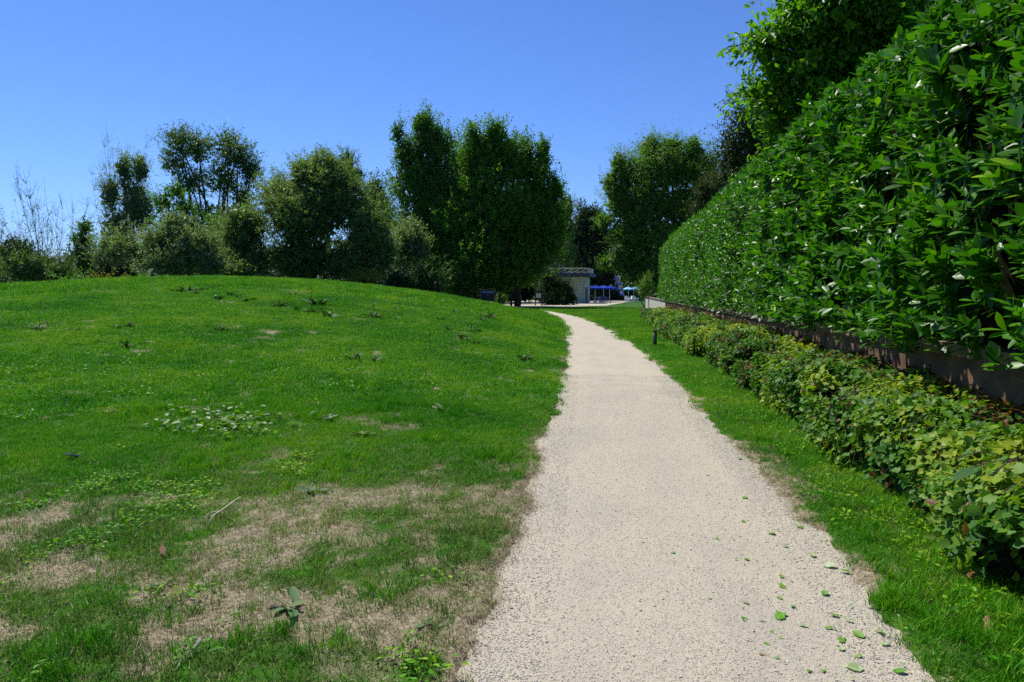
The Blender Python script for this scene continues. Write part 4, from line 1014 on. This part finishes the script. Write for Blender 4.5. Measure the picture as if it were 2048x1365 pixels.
# ------------------------------------------------------------------ weeds on the mound, fallen leaves, sticks
M_DOCK = gm('dock_leaf', (.024, .080, .012), .6, .2, .12)
M_FALL = leaf_mat('fallen_leaf', [(0, (.30, .16, .07)), (.12, (.28, .15, .07)), (.16, (.07, .17, .02)), (.5, (.11, .27, .02)), (.8, (.20, .30, .06)), (1, (.36, .44, .26))], .5, .15, .3)
ORD = ['first', 'second', 'third', 'fourth', 'fifth', 'sixth', 'seventh', 'eighth', 'ninth', 'tenth', 'eleventh', 'twelfth', 'thirteenth', 'fourteenth', 'fifteenth']
def weed(px, py, size, label, k=8, rise=.6, mat=M_DOCK, group='broad-leaved weeds on the mound', stalk=False):
    p = on_ground(px, py); z = gz(p[0], p[1])
    t = thing('broadleaf_weed', label, 'weed', (p[0], p[1], z), group=group)
    a = np.arange(k) * 2.4 + rng.uniform(0, 6)
    D = np.c_[np.cos(a), np.sin(a), rise * rng.uniform(.2, 1.3, k)]; N = np.c_[-np.cos(a) * .4, -np.sin(a) * .4, np.ones(k)] + rng.normal(0, .2, (k, 3))
    L = size * .9 * rng.uniform(.4, 1.15, k)
    leaf_parts(t, np.array([[p[0], p[1], z + .008]]) + rng.normal(0, .12 * size, (k, 3)) * [1, 1, 0], D, N + rng.normal(0, .3, (k, 3)), L, L * rng.uniform(.26, .42, k), 'long', rng.random(k), mat, steps=3)
    if stalk:
        h = size * rng.uniform(1.2, 1.8)
        MB().tube([(0, 0, -.02), (.02, 0, h * .5), (.0, .03, h)], [.008, .006, .003], 5).build('stalk', TWIG, t)
        kk = 6; a = np.arange(kk) * 2.4; P = np.c_[np.full(kk, p[0]), np.full(kk, p[1]), z + h * np.linspace(.3, .95, kk)]
        leaf_parts(t, P, np.c_[np.cos(a), np.sin(a), np.full(kk, .5)], np.c_[rng.normal(0, .2, (kk, 2)), np.ones(kk)], np.full(kk, size * .4), np.full(kk, size * .13), 'long', rng.random(kk), mat, steps=2)
clusters = [
    ('on the mound crest left of centre', .30, [(359, 584), (374, 582), (393, 588), (405, 581), (434, 598), (461, 591), (478, 597), (493, 603)]),
    ('on the upper mound below the broad willow', .28, [(561, 613), (588, 590), (591, 621), (618, 606), (623, 625), (637, 611), (651, 621), (657, 634), (747, 635), (790, 617)]),
    ('in the weed row nearest the path bend', .26, [(862, 603), (879, 640), (880, 607), (894, 660), (909, 627), (918, 673), (927, 648), (931, 683), (942, 664), (953, 690), (956, 664), (961, 642), (976, 637)]),
    ('in the middle of the mound slope', .24, [(251, 696), (444, 662), (712, 721), (751, 724), (859, 702), (896, 698), (1050, 722)]),
    ('in the dark patch at the left edge', .22, [(58, 655), (78, 660), (96, 652), (150, 662), (240, 657), (262, 655)])]
for desc, size, pts in clusters:
    for i, (px, py) in enumerate(sorted(pts)):
        weed(px, py, size * rng.uniform(.8, 1.25), 'dock weed %s, %s from left' % (desc, ORD[i]), k=int(rng.integers(7, 15)), rise=rng.uniform(.25, .8), stalk=rng.random() < .2)
for px, py, s_, lab in [(580, 1222, .15, 'pale grey-green broad-leaved weed on dry ground at the bottom of the lawn'), (885, 822, .20, 'pale leafy weed on the lawn level with the bend of the verge'),
                        (730, 872, .17, 'low pale weed right of the trampled clover patch'), (652, 842, .18, 'brownish upright weed above the trampled clover patch'), (625, 985, .13, 'small leafy weed on the dry lawn right of the white stick'),
                        (320, 1180, .10, 'small pale weed rosette left of the brown wood chip'), (850, 1255, .07, 'tiny weed rosette near the path edge at the bottom'), (128, 835, .12, 'small pale leaf tuft on the green lawn at left')]:
    weed(px, py, s_, lab, 9, .45, gm('pale_weed', (.10, .18, .07), .6, .2, .2) if 'pale_weed' not in bpy.data.materials else bpy.data.materials['pale_weed'], 'weeds on the lawn')
# clover patch
t = thing('clover_patch', 'trampled patch of light green ground ivy on the lawn around a bare spot', 'weed', tuple(on_ground(450, 850)))
n = 260; px = rng.normal(450, 60, n); py = rng.normal(848, 16, n)
P = np.array([on_ground(a, b_) for a, b_ in zip(px, py)]); P[:, 2] = ground_z(P[:, 0], P[:, 1]) + rng.uniform(.03, .09, n)
Lc = rng.uniform(.04, .09, n)
leaf_parts(t, P, rng.normal(0, 1, (n, 3)) * [1, 1, .25], rng.normal(0, .3, (n, 3)) + [0, 0, 1], Lc, Lc * .8, 'hex', rng.uniform(.5, 1, n), M_ASH, steps=4)
# large drooping leaves at the right edge
t = thing('burdock_plant', 'large drooping veined leaves sticking out of the creeper at the right edge', 'plant', (2.3, 4.1, 0))
bl = [(1935, 950, .15), (1990, 965, .14), (1955, 1080, .11), (2000, 1105, .13), (1985, 1020, .08)]
Pb = []
for px, py, s_ in bl:
    Yb = 4.35 if py < 1000 else 4.0
    Pb.append(at_y(px + 30, py - 15, Yb - .1))
Pb = np.array(Pb); kb = len(bl)
Db = np.c_[-np.ones(kb) * .9, rng.normal(-.2, .3, kb), rng.normal(-.35, .15, kb)]; Nb = np.c_[np.full(kb, -.35), np.full(kb, -.3), np.ones(kb)] + rng.normal(0, .15, (kb, 3))
Lb = np.array([b_[2] for b_ in bl]) * 1.25
leaf_parts(t, Pb, Db, Nb, Lb, Lb * .5, 'long', rng.uniform(.3, .9, kb), gm('burdock_leaf', (.035, .10, .022), .5, .25, .15), steps=3)
for p in Pb: MB().tube([np.array([2.35, 4.15, .02]) - np.array(t.location), (p + np.array([2.4, 4.15, p[2] * 1.4])) / 2 - np.array(t.location), p - np.array(t.location)], [.006, .005, .003], 5).build('stalk', TWIG, t)

# fallen leaves on the gravel: (x, y, length, colour 0 brown .. 1 pale)
fl = [(1488, 1241, .055, .4), (1560, 1235, .12, .45), (1668, 1232, .06, .45), (1716, 1271, .085, .6), (1683, 1283, .08, .5), (1683, 1300, .05, .95), (1606, 1253, .06, .98), (1656, 1258, .05, .7), (1493, 1209, .045, .7),
      (1533, 1290, .05, .6), (1528, 1313, .055, .05), (1557, 1321, .04, .3), (1715, 1315, .05, .7), (1708, 1338, .09, .9), (1647, 1344, .04, .65), (1560, 1198, .045, .75), (1650, 1188, .07, .4), (1698, 1243, .04, .5),
      (1565, 1175, .07, .7), (1598, 1055, .07, .7), (1625, 1112, .07, .95), (1660, 1133, .09, .96), (1572, 1095, .05, .6), (1493, 1120, .055, .5), (1545, 1068, .07, .7), (1487, 1045, .05, .6), (1435, 1080, .045, .5),
      (1346, 1108, .04, .4), (1490, 997, .07, .6), (1530, 950, .07, .02), (1415, 952, .05, .8), (1480, 918, .08, .8), (1692, 1145, .08, .6), (1563, 1155, .05, .6), (1585, 1215, .04, .3), (1420, 1200, .03, .6),
      (1620, 1345, .04, .3), (1800, 1345, .07, .4), (1770, 1290, .06, .95), (1760, 1265, .06, .9)]
fl = sorted(fl, key=lambda q: -q[1])
size_word = lambda L: 'large' if L > .075 else ('small' if L < .05 else 'curled')
colw = lambda r: 'brown' if r < .12 else ('pale' if r > .85 else ('yellow-green' if r > .62 else 'green'))
cnt = {}
for px, py, L, r in fl:
    key = '%s %s' % (size_word(L), colw(r)); cnt.setdefault(key, []).append((px, py))
seen = {}
fmes = {}
for px, py, L, r in fl:
    key = '%s %s' % (size_word(L), colw(r)); i = seen.get(key, 0); seen[key] = i + 1
    lab = '%s fallen leaf on the gravel path%s' % (key, '' if len(cnt[key]) == 1 else (', nearest of its kind' if i == 0 else ', %s nearest of its kind' % ORD[i]))
    p = flat(px, py)
    rk = round(r, 1)
    if rk not in fmes:
        tv, tf = TPL['long'] if len(fmes) % 2 else TPL['ivy']; by = {}
        for f_ in tf: by.setdefault(len(f_), []).append(f_)
        tv = tv.copy(); tv[:, 2] += .35 * tv[:, 1] ** 2 + .12 * np.sin(tv[:, 0] * 7) + .05
        me = make_mesh('fallen_leaf', tv - [.5, 0, 0], [np.array(v) for v in by.values()], {'rnd': np.full(len(tv), r)}, False); me.materials.append(M_FALL); fmes[rk] = me
    o = obj('fallen_leaf', fmes[rk]); tag(o, lab, 'leaf', 'fallen leaves on the path')
    o.location = (p[0], p[1], .006); o.rotation_euler = (rng.normal(0, .12), rng.normal(0, .1), rng.uniform(0, 6.28)); o.scale = (L * .8, L * .8 * rng.uniform(.55, .8), L * .35)
# crumbled bits of leaf scattered along the right side of the path
bits = [leaf_mesh('c%d' % i, np.zeros((1, 3)), np.array([[1.0, 0, 0]]), np.array([[0, 0, 1.0]]), np.array([1.0]), np.array([.6]), ['simple', 'hex', 'ivy'][i % 3], np.array([[.05, .4, .7, .95, .6][i]])) for i in range(5)]
for m_ in bits: m_.materials.append(M_FALL)
n = 420; y = 2.6 + 9 * rng.random(n) ** 1.4; x = xr(y) - .05 - .75 * rng.random(n) ** 1.6 + .15
scatter('leaf_litter', np.c_[x, y, np.maximum(ground_z(x, y) + .03, .012)], rng.integers(0, 5, n), np.c_[rng.normal(0, .25, n), rng.normal(0, .25, n), rng.uniform(0, 6.28, n)], rng.uniform(.008, .028, n), [bpy.data.objects.new(m_.name, m_) for m_ in bits], 'crumbled bits of green and brown leaf along the right side of the path')
# stick, wood chips, stones
PALEW = plain('pale_dead_wood', (.48, .42, .32), .8, noise=.25, scale=30)
a = on_ground(412, 1056); b_ = on_ground(484, 1009)
t = thing('dead_stick', 'pale bare stick lying on the lawn', 'stick', tuple(a))
tt = np.linspace(0, 1, 7)[:, None]; pth = a * (1 - tt) + b_ * tt + np.array([0, 0, .055]) + np.array([.008, .006, .0]) * np.sin(tt * 5)
pth[0, 2] -= .05
MB().tube(pth - a, [.003, .0045, .006, .0055, .005, .0045, .003], 6).build('shaft', PALEW, t, True)
MB().tube([pth[2] - a, pth[2] - a + [-.05, -.03, .0], pth[2] - a + [-.09, -.07, -.03]], [.004, .003, .002], 5).build('side_twig', PALEW, t, True)
def chip(px, py, name, lab, cat_, d, mat, grp=None):
    p = on_ground(px, py)
    V = np.array([[-1, -.4, 0], [-.6, .5, 0], [.5, .6, 0], [1, .1, 0], [.4, -.6, 0]]) * [d, d * .6, 1]
    V = np.r_[V, V * .92 + [0, 0, .012]]; V[:, 2] += .02 * V[:, 0] / d
    o = MB().add(V, [(4, 3, 2, 1, 0), (5, 6, 7, 8, 9)] + [(i, (i + 1) % 5, (i + 1) % 5 + 5, i + 5) for i in range(5)]).build(name, mat)
    o.location = (p[0], p[1], gz(p[0], p[1]) + .03); o.rotation_euler = (R_(18), R_(-8), rng.uniform(0, 6)); tag(o, lab, cat_, grp)
chip(325, 1116, 'wood_chip', 'reddish brown flat wood chip on the lawn below the white stick', 'wood chip', .045, plain('brown_chip', (.30, .16, .09), .8, noise=.2))
chip(148, 919, 'wood_chip', 'pale splintered wood chip on the green lawn at left', 'wood chip', .08, PALEW)
chip(395, 1305, 'wood_chip', 'small pale chip on dry ground at the bottom of the lawn', 'wood chip', .025, PALEW)
chip(1975, 1268, 'dry_leaf', 'tan dry leaf lying in the verge grass at bottom right', 'leaf', .05, plain('tan_leaf', (.42, .24, .12), .8))
